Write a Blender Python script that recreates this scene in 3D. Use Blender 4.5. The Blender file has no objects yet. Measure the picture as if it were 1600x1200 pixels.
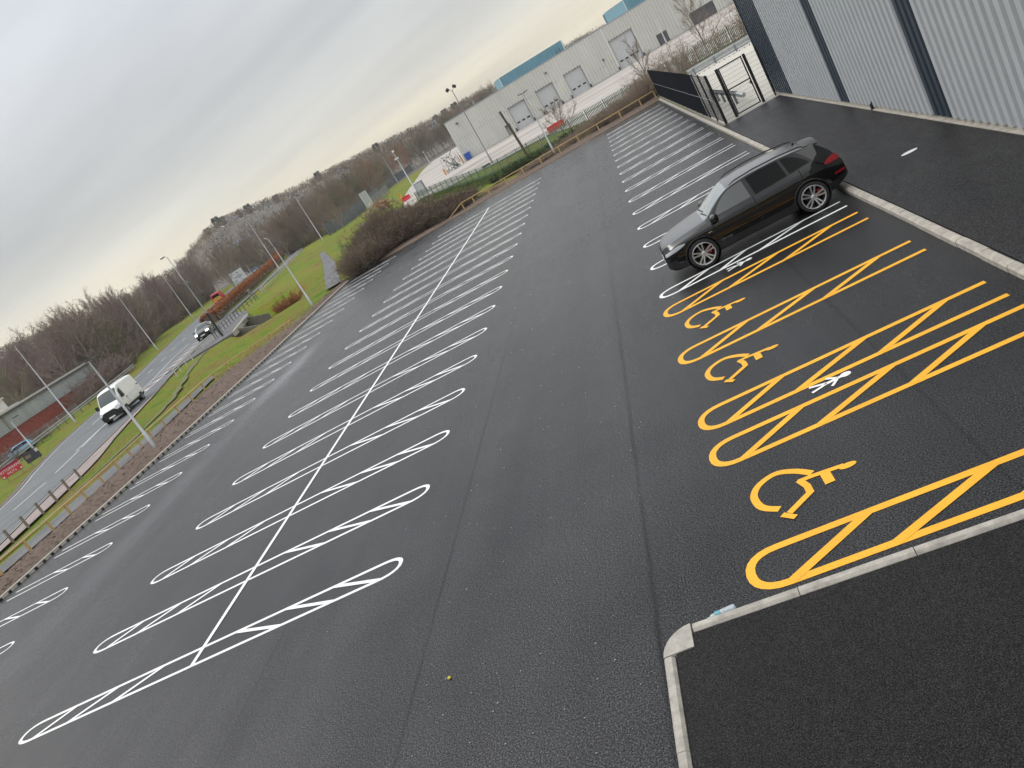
import bpy, math, random
from mathutils import Vector, Matrix, noise
random.seed(11)
R = math.radians
sc = bpy.context.scene
COL = sc.collection
sin, cos, pi = math.sin, math.cos, math.pi

# ------------------------------------------------------------------ helpers
class MB:
    """collects shapes and links them as one mesh object"""
    def __init__(s): s.v=[]; s.f=[]; s.m=[]; s.sm=[]; s.cm=0
    def face(s,pts,smooth=False):
        b=len(s.v); s.v+= [tuple(p) for p in pts]; s.f.append(tuple(range(b,b+len(pts)))); s.m.append(s.cm); s.sm.append(smooth)
    def add(s,vs,fs,smooth=False):
        b=len(s.v); s.v+=[tuple(p) for p in vs]
        for f in fs: s.f.append(tuple(i+b for i in f)); s.m.append(s.cm); s.sm.append(smooth)
    def box(s,c,d,rz=0,M=None):
        x,y,z=d[0]/2,d[1]/2,d[2]/2
        vs=[Vector((a*x,b*y,e*z)) for a in(-1,1) for b in(-1,1) for e in(-1,1)]
        if rz:
            r=Matrix.Rotation(rz,3,'Z'); vs=[r@v for v in vs]
        if M is not None: vs=[M@v for v in vs]
        vs=[v+Vector(c) for v in vs]
        s.add(vs,[(0,1,3,2),(4,6,7,5),(0,4,5,1),(2,3,7,6),(0,2,6,4),(1,5,7,3)])
    def beam(s,p,q,w,h,up=(0,0,1)):
        p=Vector(p);q=Vector(q);d=(q-p);L=d.length
        if L<1e-6:return
        d/=L; u=Vector(up)
        if abs(d.dot(u))>.98: u=Vector((0,1,0))
        a=d.cross(u).normalized(); b=a.cross(d)
        vs=[]
        for e in (p,q):
            for i,j in((-1,-1),(1,-1),(1,1),(-1,1)): vs.append(e+a*(i*w/2)+b*(j*h/2))
        s.add(vs,[(0,3,2,1),(4,5,6,7),(0,1,5,4),(1,2,6,5),(2,3,7,6),(3,0,4,7)])
    def tube(s,pts,rs,n=8,smooth=True,caps=True):
        pts=[Vector(p) for p in pts]
        if not isinstance(rs,(list,tuple)): rs=[rs]*len(pts)
        vs=[];a0=None
        for i,p in enumerate(pts):
            d=(pts[min(i+1,len(pts)-1)]-pts[max(i-1,0)]).normalized()
            if a0 is None:
                a0=d.orthogonal().normalized()
            a=(a0-d*a0.dot(d))
            a=a.normalized() if a.length>1e-5 else d.orthogonal().normalized()
            a0=a;b=d.cross(a)
            for k in range(n):
                t=2*pi*k/n; vs.append(p+(a*cos(t)+b*sin(t))*rs[i])
        fs=[]
        for i in range(len(pts)-1):
            for k in range(n):
                k2=(k+1)%n; fs.append((i*n+k,i*n+k2,(i+1)*n+k2,(i+1)*n+k))
        s.add(vs,fs,smooth)
        if caps:
            s.face(list(reversed(vs[:n]))); s.face(vs[-n:])
    def lathe(s,c,axis,prof,n=24,smooth=True):
        """prof: (along axis, radius)"""
        ax=Vector(axis).normalized(); a=ax.orthogonal().normalized(); b=ax.cross(a); c=Vector(c)
        vs=[];fs=[]
        for (t,r) in prof:
            for k in range(n):
                q=2*pi*k/n; vs.append(c+ax*t+(a*cos(q)+b*sin(q))*r)
        for i in range(len(prof)-1):
            for k in range(n):
                k2=(k+1)%n; fs.append((i*n+k,i*n+k2,(i+1)*n+k2,(i+1)*n+k))
        s.add(vs,fs,smooth)
    def prism(s,poly,z0,z1):
        n=len(poly)
        s.face([(x,y,z1) for x,y in poly]); s.face([(x,y,z0) for x,y in reversed(poly)])
        for i in range(n):
            (x,y),(X,Y)=poly[i],poly[(i+1)%n]
            s.face([(x,y,z0),(X,Y,z0),(X,Y,z1),(x,y,z1)])
    def build(s,name,mats,parent=None,kind=None,label=None):
        me=bpy.data.meshes.new(name); me.from_pydata(s.v,[],s.f)
        if not isinstance(mats,(list,tuple)): mats=[mats]
        for m in mats: me.materials.append(m)
        if len(mats)>1: me.polygons.foreach_set('material_index',s.m)
        me.polygons.foreach_set('use_smooth',s.sm)
        me.validate(); me.update()
        return link(name,me,parent,kind,label)

def link(name,me,parent=None,kind=None,label=None):
    o=bpy.data.objects.new(name,me); COL.objects.link(o)
    if parent is not None: o.parent=parent
    if kind: o['kind']=kind
    if label: o['label']=label
    return o
def tag(o,label,cat,group=None):
    o['label']=label; o['category']=cat
    if group: o['group']=group
    return o
def thing(name,label,cat,loc=(0,0,0),rz=0,group=None):
    o=bpy.data.objects.new(name,None); COL.objects.link(o); o.location=loc; o.rotation_euler=(0,0,rz)
    o.empty_display_size=.3
    return tag(o,label,cat,group)
def copy_thing(root,loc,rz=0,scale=None,label=None,group=None):
    c=root.copy(); COL.objects.link(c); c.location=loc; c.rotation_euler=(0,0,rz)
    if scale is not None: c.scale=scale
    if label: c['label']=label
    if group: c['group']=group
    for ch in list(root.children):
        d=ch.copy(); COL.objects.link(d); d.parent=c
        for g in list(ch.children):
            e=g.copy(); COL.objects.link(e); e.parent=d
    return c
def text_mesh(body,size,mat,name,parent,M,extrude=.004):
    cu=bpy.data.curves.new('t','FONT'); cu.body=body; cu.size=size; cu.extrude=extrude; cu.align_x='CENTER'; cu.align_y='CENTER'
    t=bpy.data.objects.new('t',cu); COL.objects.link(t)
    bpy.context.view_layer.update()
    me=bpy.data.meshes.new_from_object(t.evaluated_get(bpy.context.evaluated_depsgraph_get()))
    bpy.data.objects.remove(t); me.transform(M); me.materials.clear(); me.materials.append(mat)
    return link(name,me,parent)

# ------------------------------------------------------------------ materials
def nt(m): 
    m.use_nodes=True; t=m.node_tree; return t,t.nodes,t.links
def bsdf(m): return m.node_tree.nodes['Principled BSDF']
def mat(name,col,rough=.6,metal=0.,spec=.5,nscale=0,namt=.25,bscale=0,bstr=.2,coat=0,stretch=(1,1,1),col2=None,emit=None,estr=0,bdist=.02):
    m=bpy.data.materials.new(name); t,N,L=nt(m); b=bsdf(m)
    b.inputs['Base Color'].default_value=(*col,1); b.inputs['Roughness'].default_value=rough
    b.inputs['Metallic'].default_value=metal; b.inputs['Specular IOR Level'].default_value=spec
    b.inputs['Coat Weight'].default_value=coat; b.inputs['Coat Roughness'].default_value=.05
    if emit: b.inputs['Emission Color'].default_value=(*emit,1); b.inputs['Emission Strength'].default_value=estr
    if nscale or bscale:
        tc=N.new('ShaderNodeTexCoord'); mp=N.new('ShaderNodeMapping'); mp.inputs['Scale'].default_value=stretch
        L.new(tc.outputs['Object'],mp.inputs['Vector'])
    if nscale:
        n=N.new('ShaderNodeTexNoise'); n.inputs['Scale'].default_value=nscale; n.inputs['Detail'].default_value=5; n.inputs['Roughness'].default_value=.65
        L.new(mp.outputs['Vector'],n.inputs['Vector'])
        r=N.new('ShaderNodeValToRGB'); r.color_ramp.elements[0].position=.3; r.color_ramp.elements[1].position=.72
        c2=col2 if col2 else tuple(min(1,c*(1+namt)) for c in col)
        c1=col if col2 else tuple(c*(1-namt) for c in col)
        r.color_ramp.elements[0].color=(*c1,1); r.color_ramp.elements[1].color=(*c2,1)
        L.new(n.outputs['Fac'],r.inputs['Fac']); L.new(r.outputs['Color'],b.inputs['Base Color'])
    if bscale:
        n2=N.new('ShaderNodeTexNoise'); n2.inputs['Scale'].default_value=bscale; n2.inputs['Detail'].default_value=4
        L.new(mp.outputs['Vector'],n2.inputs['Vector'])
        bp=N.new('ShaderNodeBump'); bp.inputs['Strength'].default_value=bstr; bp.inputs['Distance'].default_value=bdist
        L.new(n2.outputs['Fac'],bp.inputs['Height']); L.new(bp.outputs['Normal'],b.inputs['Normal'])
    return m

def node(N,typ,**kw):
    n=N.new(typ)
    for k,v in kw.items(): setattr(n,k,v)
    return n
def mathn(N,L,op,a,b=None,clamp=False):
    n=N.new('ShaderNodeMath'); n.operation=op; n.use_clamp=clamp
    for i,x in enumerate((a,b)):
        if x is None: continue
        if isinstance(x,(int,float)): n.inputs[i].default_value=x
        else: L.new(x,n.inputs[i])
    return n.outputs[0]
def noise_n(N,L,vec,scale,detail=4,rough=.55,sc3=None):
    if sc3:
        mp=N.new('ShaderNodeMapping'); mp.inputs['Scale'].default_value=sc3; L.new(vec,mp.inputs['Vector']); vec=mp.outputs['Vector']
    n=N.new('ShaderNodeTexNoise'); n.inputs['Scale'].default_value=scale; n.inputs['Detail'].default_value=detail; n.inputs['Roughness'].default_value=rough
    L.new(vec,n.inputs['Vector']); return n.outputs['Fac']
def ramp(N,L,fac,stops):
    r=N.new('ShaderNodeValToRGB'); e=r.color_ramp.elements
    while len(e)<len(stops): e.new(.5)
    for i,(p,c) in enumerate(stops):
        e[i].position=p; e[i].color=(*c,1) if len(c)==3 else c
    L.new(fac,r.inputs['Fac']); return r.outputs['Color']
def mix(N,L,fac,a,b,typ='MIX'):
    n=N.new('ShaderNodeMix'); n.data_type='RGBA'; n.blend_type=typ
    if isinstance(fac,(int,float)): n.inputs[0].default_value=fac
    else: L.new(fac,n.inputs[0])
    for i,x in ((6,a),(7,b)):
        if isinstance(x,tuple): n.inputs[i].default_value=(*x,1)
        else: L.new(x,n.inputs[i])
    return n.outputs[2]

def asphalt(name,dark,light,seams=(),rough=.5,fine=48,stains=True,pale=None,spec=.2,grain=.9):
    m=bpy.data.materials.new(name); t,N,L=nt(m); b=bsdf(m)
    tc=N.new('ShaderNodeTexCoord'); v=tc.outputs['Object']
    sp=N.new('ShaderNodeSeparateXYZ'); L.new(v,sp.inputs[0]); X,Y=sp.outputs[0],sp.outputs[1]
    n1=noise_n(N,L,v,fine,2,.7)
    n2=noise_n(N,L,v,.33,5,.6)
    n3=noise_n(N,L,v,.9,4,.55,(1.0,.07,1))
    n4=noise_n(N,L,v,14,3,.7)
    s=mathn(N,L,'ADD',mathn(N,L,'MULTIPLY',n2,.55),mathn(N,L,'MULTIPLY',n3,.45))
    c=ramp(N,L,s,[(.34,dark),(.64,light)])
    sp1=ramp(N,L,n1,[(.34,(.15,.15,.15)),(.50,(.85,.85,.85)),(.60,(1.6,1.6,1.6)),(.70,(4.2,4.2,4.1))])
    c=mix(N,L,grain,c,sp1,'MULTIPLY')
    sp2=ramp(N,L,n4,[(.35,(.8,.8,.8)),(.65,(1.2,1.2,1.2))])
    c=mix(N,L,.6,c,sp2,'MULTIPLY')
    nw=noise_n(N,L,v,1.3,3,.6)
    wob=mathn(N,L,'MULTIPLY',mathn(N,L,'SUBTRACT',nw,.5),.07)
    nb=noise_n(N,L,v,.5,2,.5)
    for x0,w,k in seams:
        d=mathn(N,L,'ABSOLUTE',mathn(N,L,'SUBTRACT',mathn(N,L,'ADD',X,wob),x0))
        line=mathn(N,L,'SUBTRACT',1,mathn(N,L,'DIVIDE',d,w),True)
        line=mathn(N,L,'MULTIPLY',line,mathn(N,L,'MULTIPLY',nb,k*1.6),True)
        c=mix(N,L,line,c,tuple(q*.25 for q in dark))
    # lanes laid at different times; widest, right-hand one is warehouse shade painted into the colour
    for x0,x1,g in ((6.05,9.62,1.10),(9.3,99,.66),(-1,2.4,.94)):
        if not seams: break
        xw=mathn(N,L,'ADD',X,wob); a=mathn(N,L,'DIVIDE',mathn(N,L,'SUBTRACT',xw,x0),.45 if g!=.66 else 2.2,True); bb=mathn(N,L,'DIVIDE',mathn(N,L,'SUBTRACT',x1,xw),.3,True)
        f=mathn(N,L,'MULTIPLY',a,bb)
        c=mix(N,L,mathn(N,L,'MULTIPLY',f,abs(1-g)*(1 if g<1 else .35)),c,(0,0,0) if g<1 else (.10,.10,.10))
    if pale:
        # dust and dried cement left along the outer bays
        x0,y0,y1=pale
        d=mathn(N,L,'ABSOLUTE',mathn(N,L,'SUBTRACT',mathn(N,L,'ADD',X,mathn(N,L,'MULTIPLY',mathn(N,L,'SUBTRACT',n2,.5),2.0)),x0))
        f=mathn(N,L,'SUBTRACT',1,mathn(N,L,'DIVIDE',d,1.3),True)
        a=mathn(N,L,'MULTIPLY',mathn(N,L,'DIVIDE',mathn(N,L,'SUBTRACT',Y,y0),6,True),mathn(N,L,'DIVIDE',mathn(N,L,'SUBTRACT',y1,Y),5,True))
        pk=mathn(N,L,'SUBTRACT',1,mathn(N,L,'DIVIDE',mathn(N,L,'ABSOLUTE',mathn(N,L,'SUBTRACT',Y,28)),6),True)
        f=mathn(N,L,'MULTIPLY',mathn(N,L,'MULTIPLY',f,a),mathn(N,L,'MULTIPLY',noise_n(N,L,v,1.1,5,.65,(1.5,.12,1)),mathn(N,L,'ADD',.30,mathn(N,L,'MULTIPLY',pk,1.1))),True)
        c=mix(N,L,f,c,(.24,.25,.27))
    L.new(c,b.inputs['Base Color'])
    n5=noise_n(N,L,v,.11,4,.6); n6=noise_n(N,L,v,2.6,4,.65,(1,.35,1))
    r=mathn(N,L,'ADD',mathn(N,L,'MULTIPLY',n2,.18),rough-.09)
    r=mathn(N,L,'ADD',r,mathn(N,L,'MULTIPLY',mathn(N,L,'SUBTRACT',n5,.5),.30))
    r=mathn(N,L,'ADD',r,mathn(N,L,'MULTIPLY',mathn(N,L,'SUBTRACT',n6,.5),.16),True)
    L.new(r,b.inputs['Roughness'])
    L.new(mathn(N,L,'MULTIPLY',ramp(N,L,n1,[(.36,(.15,.15,.15)),(.64,(1,1,1))]),spec*1.75),b.inputs['Specular IOR Level'])
    bp=N.new('ShaderNodeBump'); bp.inputs['Strength'].default_value=.7; bp.inputs['Distance'].default_value=.008
    L.new(n1,bp.inputs['Height']); L.new(bp.outputs['Normal'],b.inputs['Normal'])
    return m

M={}
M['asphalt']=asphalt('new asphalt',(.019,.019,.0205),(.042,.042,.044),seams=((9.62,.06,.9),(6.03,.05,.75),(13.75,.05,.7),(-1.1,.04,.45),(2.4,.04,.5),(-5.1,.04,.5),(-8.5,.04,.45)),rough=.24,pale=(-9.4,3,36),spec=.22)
M['pave']=asphalt('footway asphalt',(.013,.0125,.013),(.026,.0245,.025),rough=.42,spec=.25)
M['pave_near']=asphalt('near footway asphalt',(.013,.013,.013),(.023,.0225,.022),rough=.62,spec=.12,fine=85,grain=.75)
M['road']=asphalt('worn road',(.085,.095,.10),(.145,.155,.16),rough=.55,grain=.3)
M['pink']=asphalt('pinkish old tarmac',(.22,.18,.165),(.34,.29,.27),rough=.8,grain=.3)
M['path']=asphalt('old path tarmac',(.085,.085,.088),(.16,.16,.16),rough=.7,grain=.4)
M['redtar']=mat('red surfacing',(.30,.15,.14),.8,nscale=1.2,namt=.3)
def paint(name,col,dirty):
    m=bpy.data.materials.new(name); t,N,L=nt(m); b=bsdf(m); v=N.new('ShaderNodeTexCoord').outputs['Object']
    c=ramp(N,L,noise_n(N,L,v,1.6,5,.65),[(.33,tuple(k*.86 for k in col)),(.62,col)])
    g=noise_n(N,L,v,95,2,.7); k=noise_n(N,L,v,.8,4,.6)
    # grit of the asphalt showing through where the coat is thin
    f=mathn(N,L,'MULTIPLY',ramp(N,L,mathn(N,L,'ADD',g,mathn(N,L,'MULTIPLY',mathn(N,L,'SUBTRACT',k,.5),.35)),[(.60,(0,0,0)),(.70,(1,1,1))]),.62)
    L.new(mix(N,L,f,c,dirty),b.inputs['Base Color']); b.inputs['Roughness'].default_value=.6
    bp=N.new('ShaderNodeBump'); bp.inputs['Strength'].default_value=.4; bp.inputs['Distance'].default_value=.004; L.new(noise_n(N,L,v,48,2,.7),bp.inputs['Height']); L.new(bp.outputs['Normal'],b.inputs['Normal'])
    return m
M['white']=paint('white road paint',(.82,.82,.81),(.20,.20,.20)); M['yellow']=paint('yellow road paint',(.86,.425,.018),(.20,.11,.03))
M['roadwhite']=mat('worn road paint',(.6,.6,.58),.6,nscale=6,namt=.25)
M['kerb']=mat('pale kerb stone',(.40,.37,.32),.85,nscale=5,namt=.30,bscale=60,bstr=.25)
M['kerbnear']=mat('grey kerb stone',(.36,.335,.295),.85,nscale=6,namt=.32,bscale=50,bstr=.3)
M['joint']=mat('dark joint',(.05,.05,.05),.9)
M['concrete']=mat('light tamped concrete',(.50,.475,.42),.85,nscale=1.6,namt=.16,stretch=(.15,2.2,1),bscale=30,bstr=.2)
M['yard']=mat('old concrete yard',(.24,.215,.19),.85,nscale=.11,col2=(.50,.46,.42),stretch=(.35,1.4,1),bscale=10,bstr=.2)
M['mulch']=mat('bark mulch',(.045,.030,.022),.95,nscale=9,col2=(.21,.15,.115),bscale=25,bstr=.9,bdist=.06)
M['chip']=mat('wood chip',(.16,.11,.08),.9,nscale=3,namt=.5)
M['timber']=mat('pale yellow timber',(.50,.345,.15),.8,nscale=8,namt=.25,stretch=(1,1,.2))
M['oldtimber']=mat('weathered timber',(.20,.17,.14),.9,nscale=8,namt=.3)
M['galv']=mat('galvanised steel',(.50,.52,.53),.42,metal=.6,nscale=4,namt=.12)
M['galvdark']=mat('dull grey steel',(.22,.23,.24),.5,metal=.4)
M['black']=mat('black coated steel',(.012,.012,.014),.45)
M['blackmatte']=mat('black fabric netting',(.005,.007,.012),.9,spec=.06,nscale=3,namt=.35)
M['lampgrey']=mat('lamp head grey',(.10,.10,.11),.5)
M['lens']=mat('lamp glass',(.55,.56,.58),.2)
M['whitepaint']=mat('white sign face',(.72,.73,.72),.5)
M['red']=mat('red plastic',(.55,.02,.03),.5)
M['orange']=mat('orange yellow paint',(.60,.26,.02),.6)
M['blue']=mat('blue plastic',(.02,.09,.42),.5)
M['skyblue']=mat('blue car paint',(.07,.25,.42),.3,coat=.5)
M['clad_grey']=mat('silver grey cladding',(.45,.47,.485),.45,nscale=1.0,namt=.05,spec=.4)
M['clad_navy']=mat('navy cladding',(.030,.045,.065),.40,nscale=1.0,namt=.06)
M['fixing']=mat('screw heads',(.06,.06,.065),.6)
M['fac']=mat('pale factory cladding',(.60,.595,.56),.6,nscale=.25,namt=.07,stretch=(1,1,.3))
M['facgrey']=mat('grey flashing',(.32,.34,.36),.6)
M['door']=mat('grey sectional door',(.50,.51,.52),.55,nscale=.6,namt=.06)
M['darkglass']=mat('dark glazing',(.02,.022,.025),.15)
M['blueclad']=mat('blue cladding',(.14,.29,.36),.6,nscale=.3,namt=.12)
M['bluelight']=mat('light blue cladding',(.22,.38,.44),.6)
M['brick']=mat('red brick',(.24,.055,.04),.9,nscale=2.2,namt=.4)
M['greyclad']=mat('weathered grey sheet',(.42,.45,.44),.7,nscale=.7,namt=.16,stretch=(1,1,.3))
M['roofpale']=mat('pale roof edge',(.52,.50,.46),.7,nscale=2,namt=.2)
M['green']=mat('weathered green fence',(.10,.17,.11),.6,nscale=1.2,namt=.3)
M['palis']=mat('grey palisade',(.085,.095,.115),.55)
M['bark']=mat('winter bark',(.24,.205,.175),.95,nscale=3,namt=.3)
M['twig_purple']=mat('purple brown twigs',(.23,.17,.155),.95)
M['twig_brown']=mat('brown twigs',(.22,.175,.13),.95)
M['twig_olive']=mat('olive twigs',(.17,.165,.10),.95)
M['twig_rust']=mat('rusty leaves',(.30,.15,.075),.95)
M['twig_hedge']=mat('beech hedge leaves',(.30,.115,.045),.95)
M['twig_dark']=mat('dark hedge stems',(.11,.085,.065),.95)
M['ivy']=mat('ivy leaves',(.045,.070,.022),.7)
M['pine']=mat('dark evergreen',(.022,.034,.020),.9)
M['scrub']=mat('brown scrub twigs',(.25,.19,.14),.95)
M['thicket']=mat('dark thicket twigs',(.135,.100,.072),.95)
M['thicket_pale']=mat('brown thicket twigs',(.20,.15,.105),.95)
M['stained']=mat('stained concrete',(.17,.155,.13),.9,nscale=.8,namt=.35)
M['reed']=mat('pale dry stems',(.26,.20,.13),.95)

def grass_mat():
    m=bpy.data.materials.new('winter grass'); t,N,L=nt(m); b=bsdf(m)
    v=N.new('ShaderNodeTexCoord').outputs['Object']
    a=noise_n(N,L,v,.22,6,.65); c2=noise_n(N,L,v,6,4,.7); c3=noise_n(N,L,v,.035,4,.6)
    c=ramp(N,L,a,[(.34,(.085,.150,.010)),(.46,(.150,.210,.014)),(.56,(.19,.165,.030)),(.66,(.18,.125,.045)),(.76,(.13,.095,.045))])
    c=mix(N,L,.75,c,ramp(N,L,c2,[(.3,(.45,.45,.4)),(.7,(1.5,1.5,1.35))]),'MULTIPLY')
    c=mix(N,L,.5,c,ramp(N,L,c3,[(.35,(.75,.8,.8)),(.65,(1.2,1.15,1.0))]),'MULTIPLY')
    L.new(c,b.inputs['Base Color']); b.inputs['Roughness'].default_value=.9; b.inputs['Specular IOR Level'].default_value=.2
    bp=N.new('ShaderNodeBump'); bp.inputs['Strength'].default_value=.9; bp.inputs['Distance'].default_value=.25
    L.new(c2,bp.inputs['Height']); L.new(bp.outputs['Normal'],b.inputs['Normal'])
    # far fields: duller
    return m
M['grass']=grass_mat()
M['hill']=mat('hillside fields and woods',(.07,.062,.052),.95,nscale=.03,col2=(.13,.115,.09))

# ------------------------------------------------------------------ lie of the land
CX,CY,CZ=11.7589,-12.3547,5.8837
def ss(a,b,x):
    t=max(0.,min(1.,(x-a)/(b-a))); return t*t*(3-2*t)
SKY=[(-1.3,.050),(-.80,.052),(-.717,.054),(-.678,.049),(-.651,.043),(-.62,.036),(-.52,.036),(-.47,.0545),(-.454,.0565),(-.416,.052),(-.369,.0455),(-.278,.0395),(-.228,.0355),(-.17,.031),(-.128,.0295),(-.086,.027),(-.012,.0235),(.027,.0205),(.079,.014),(.3,.012),(.9,.012)]
def lerp_list(L,x):
    if x<=L[0][0]: return L[0][1]
    for (a,b),(c,d) in zip(L,L[1:]):
        if x<=c: return b+(d-b)*(x-a)/(c-a)
    return L[-1][1]
def terr0(x,y):
    r=math.hypot(x-CX,y-CY)
    z=1.75*ss(70,210,r)+.0095*max(r-190,0)
    if r>420:
        az=math.atan2(x-CX,y-CY)
        zr=CZ+900*(lerp_list(SKY,az)-.0075)
        z=z+(zr-z)*ss(420,900,r)
    return z
# the cutting that leads into the subway under the road
TC=Vector((-38.0,82.5)); TA=Vector((.94,.34)); TB=Vector((-.34,.94))
def trench(x,y):
    d=Vector((x,y))-TC; s=d.dot(TA); t=d.dot(TB)
    f=(1-ss(5.5,8,t)) if t>0 else (1-ss(5.0,17,-t))
    g=(1-ss(1.5,11,s))*ss(-13,-10,s)
    if abs(t)>6.5: g*=ss(-2.5,0.5,s)
    return 2.5*f*g
def swale(x,y): return .72*math.exp(-((x+24)/6)**2-((y-56)/8)**2)*ss(16.2,19,-x)
def terr(x,y): return terr0(x,y)-trench(x,y)-swale(x,y)

def smooth_poly(pts,n):
    """resample a polyline to n points (Catmull-Rom)"""
    P=[Vector(p) for p in pts]; out=[]
    segs=len(P)-1
    for i in range(n):
        u=i/(n-1)*segs; k=min(int(u),segs-1); t=u-k
        a=P[max(k-1,0)];b=P[k];c=P[k+1];d=P[min(k+2,segs)]
        out.append(.5*((2*b)+(c-a)*t+(2*a-5*b+4*c-d)*t*t+(3*b-a-3*c+d)*t*t*t))
    return out
def ribbon(name,left,right,nu,nv,m,off=.03,zf=terr0,kind='structure',wig=0):
    """sheet between two lines draped on the ground"""
    A=smooth_poly(left,nu);B=smooth_poly(right,nu); mb=MB(); vs=[];fs=[]
    for i in range(nu):
        for j in range(nv+1):
            p=A[i].lerp(B[i],j/nv)
            if wig and j in(0,nv):
                w=(noise.noise(Vector((p.x*.35,p.y*.35,j*7.3)))*wig + noise.noise(Vector((p.x*1.7,p.y*1.7,j*3.1)))*wig*.4)
                q=(B[i]-A[i]).normalized(); p=p+q*w
            vs.append((p.x,p.y,zf(p.x,p.y)+off))
    for i in range(nu-1):
        for j in range(nv):
            k=i*(nv+1)+j; fs.append((k,k+nv+1,k+nv+2,k+1))
    # keep faces upward
    a,b,c=[Vector(vs[q]) for q in fs[0][:3]]
    if (b-a).cross(c-a).z<0: fs=[tuple(reversed(f)) for f in fs]
    mb.add(vs,fs); return mb.build(name,m,None,kind)

# ------------------------------------------------------------------ camera, world, sun
cam_d=bpy.data.cameras.new('camera'); cam=bpy.data.objects.new('camera',cam_d); COL.objects.link(cam); sc.camera=cam
rr=Vector((.86429485,.08101066,-.49641886)); uu=Vector((.43729416,.36664042,.82118732)); ff=Vector((-.24853215,.92682904,-.28145994))
mw=Matrix(((rr.x,uu.x,-ff.x,CX),(rr.y,uu.y,-ff.y,CY),(rr.z,uu.z,-ff.z,CZ),(0,0,0,1)))
cam.matrix_world=mw
cam_d.sensor_fit='HORIZONTAL'; cam_d.sensor_width=36; cam_d.lens=1269.33/1600*36; cam_d.clip_start=.1; cam_d.clip_end=5000

SUN_EL,SUN_AZ=48,-62      # degrees; azimuth from +Y towards +X
w=bpy.data.worlds.new("World"); sc.world=w; w.use_nodes=True
N,L=w.node_tree.nodes,w.node_tree.links
bg=N['Background']
tc=N.new('ShaderNodeTexCoord'); v=tc.outputs['Generated']
sp=N.new('ShaderNodeSeparateXYZ'); L.new(v,sp.inputs[0]); Xo,Yo,Zo=sp.outputs
zc=mathn(N,L,'MAXIMUM',Zo,0)
# cloud sheet seen in perspective: divide by height
den=mathn(N,L,'ADD',zc,.13)
cx=mathn(N,L,'DIVIDE',Xo,den); cy=mathn(N,L,'DIVIDE',Yo,den)
# rolled so the long bands lie along the skyline
ca,sa=cos(R(-22)),sin(R(-22))
ux=mathn(N,L,'SUBTRACT',mathn(N,L,'MULTIPLY',cx,ca),mathn(N,L,'MULTIPLY',cy,-sa))
uy=mathn(N,L,'ADD',mathn(N,L,'MULTIPLY',cx,-sa),mathn(N,L,'MULTIPLY',cy,ca))
cb=N.new('ShaderNodeCombineXYZ'); L.new(mathn(N,L,'MULTIPLY',ux,.30),cb.inputs[0]); L.new(mathn(N,L,'MULTIPLY',uy,.95),cb.inputs[1])
n1=noise_n(N,L,cb.outputs[0],.9,6,.50)
n2=noise_n(N,L,cb.outputs[0],.36,3,.45)
cl=mathn(N,L,'ADD',mathn(N,L,'MULTIPLY',n1,.55),mathn(N,L,'MULTIPLY',n2,.45))
grad=ramp(N,L,zc,[(0,(.82,.75,.58)),(.05,(.83,.765,.62)),(.085,(.77,.755,.68)),(.13,(.70,.705,.69)),(.20,(.70,.715,.72)),(.29,(.80,.83,.87)),(.38,(.84,.87,.95)),(.55,(1.25,1.28,1.33)),(.85,(1.75,1.78,1.82))])
cm=ramp(N,L,cl,[(.36,(.74,.75,.77)),(.48,(.97,.97,.97)),(.60,(1.16,1.15,1.12))])
col=mix(N,L,1.0,grad,cm,'MULTIPLY')
# heavier bank of cloud low in the west
bk_=mathn(N,L,'MULTIPLY',mathn(N,L,'SUBTRACT',1,mathn(N,L,'DIVIDE',mathn(N,L,'ABSOLUTE',mathn(N,L,'SUBTRACT',zc,.135)),.065),True),mathn(N,L,'DIVIDE',mathn(N,L,'SUBTRACT',-.33,Xo),.30,True))
col=mix(N,L,mathn(N,L,'MULTIPLY',bk_,mathn(N,L,'ADD',.12,mathn(N,L,'MULTIPLY',n1,.45))),col,(.30,.32,.35))
sky=N.new('ShaderNodeTexSky'); sky.sky_type='NISHITA'; sky.sun_disc=False; sky.sun_elevation=R(SUN_EL); sky.sun_rotation=R(SUN_AZ); sky.air_density=1.0; sky.dust_density=2.0
c10=mix(N,L,1.0,col,(10.,10.,10.),'MULTIPLY')
L.new(mix(N,L,.93,sky.outputs[0],c10),bg.inputs['Color']); bg.inputs['Strength'].default_value=.1
sl=bpy.data.lights.new('sun','SUN'); so=bpy.data.objects.new('sun',sl); COL.objects.link(so)
sl.energy=.9; sl.angle=R(20); sl.color=(1,.95,.88)
sd=Vector((cos(R(SUN_EL))*sin(R(SUN_AZ)),cos(R(SUN_EL))*cos(R(SUN_AZ)),sin(R(SUN_EL))))
so.rotation_euler=sd.to_track_quat('Z','Y').to_euler(); so.location=(0,0,60)
sc.view_settings.view_transform='Standard'; sc.view_settings.look='None'; sc.view_settings.exposure=0.0; sc.view_settings.gamma=1
sc.cycles.max_bounces=5; sc.cycles.diffuse_bounces=2; sc.cycles.glossy_bounces=2
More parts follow.
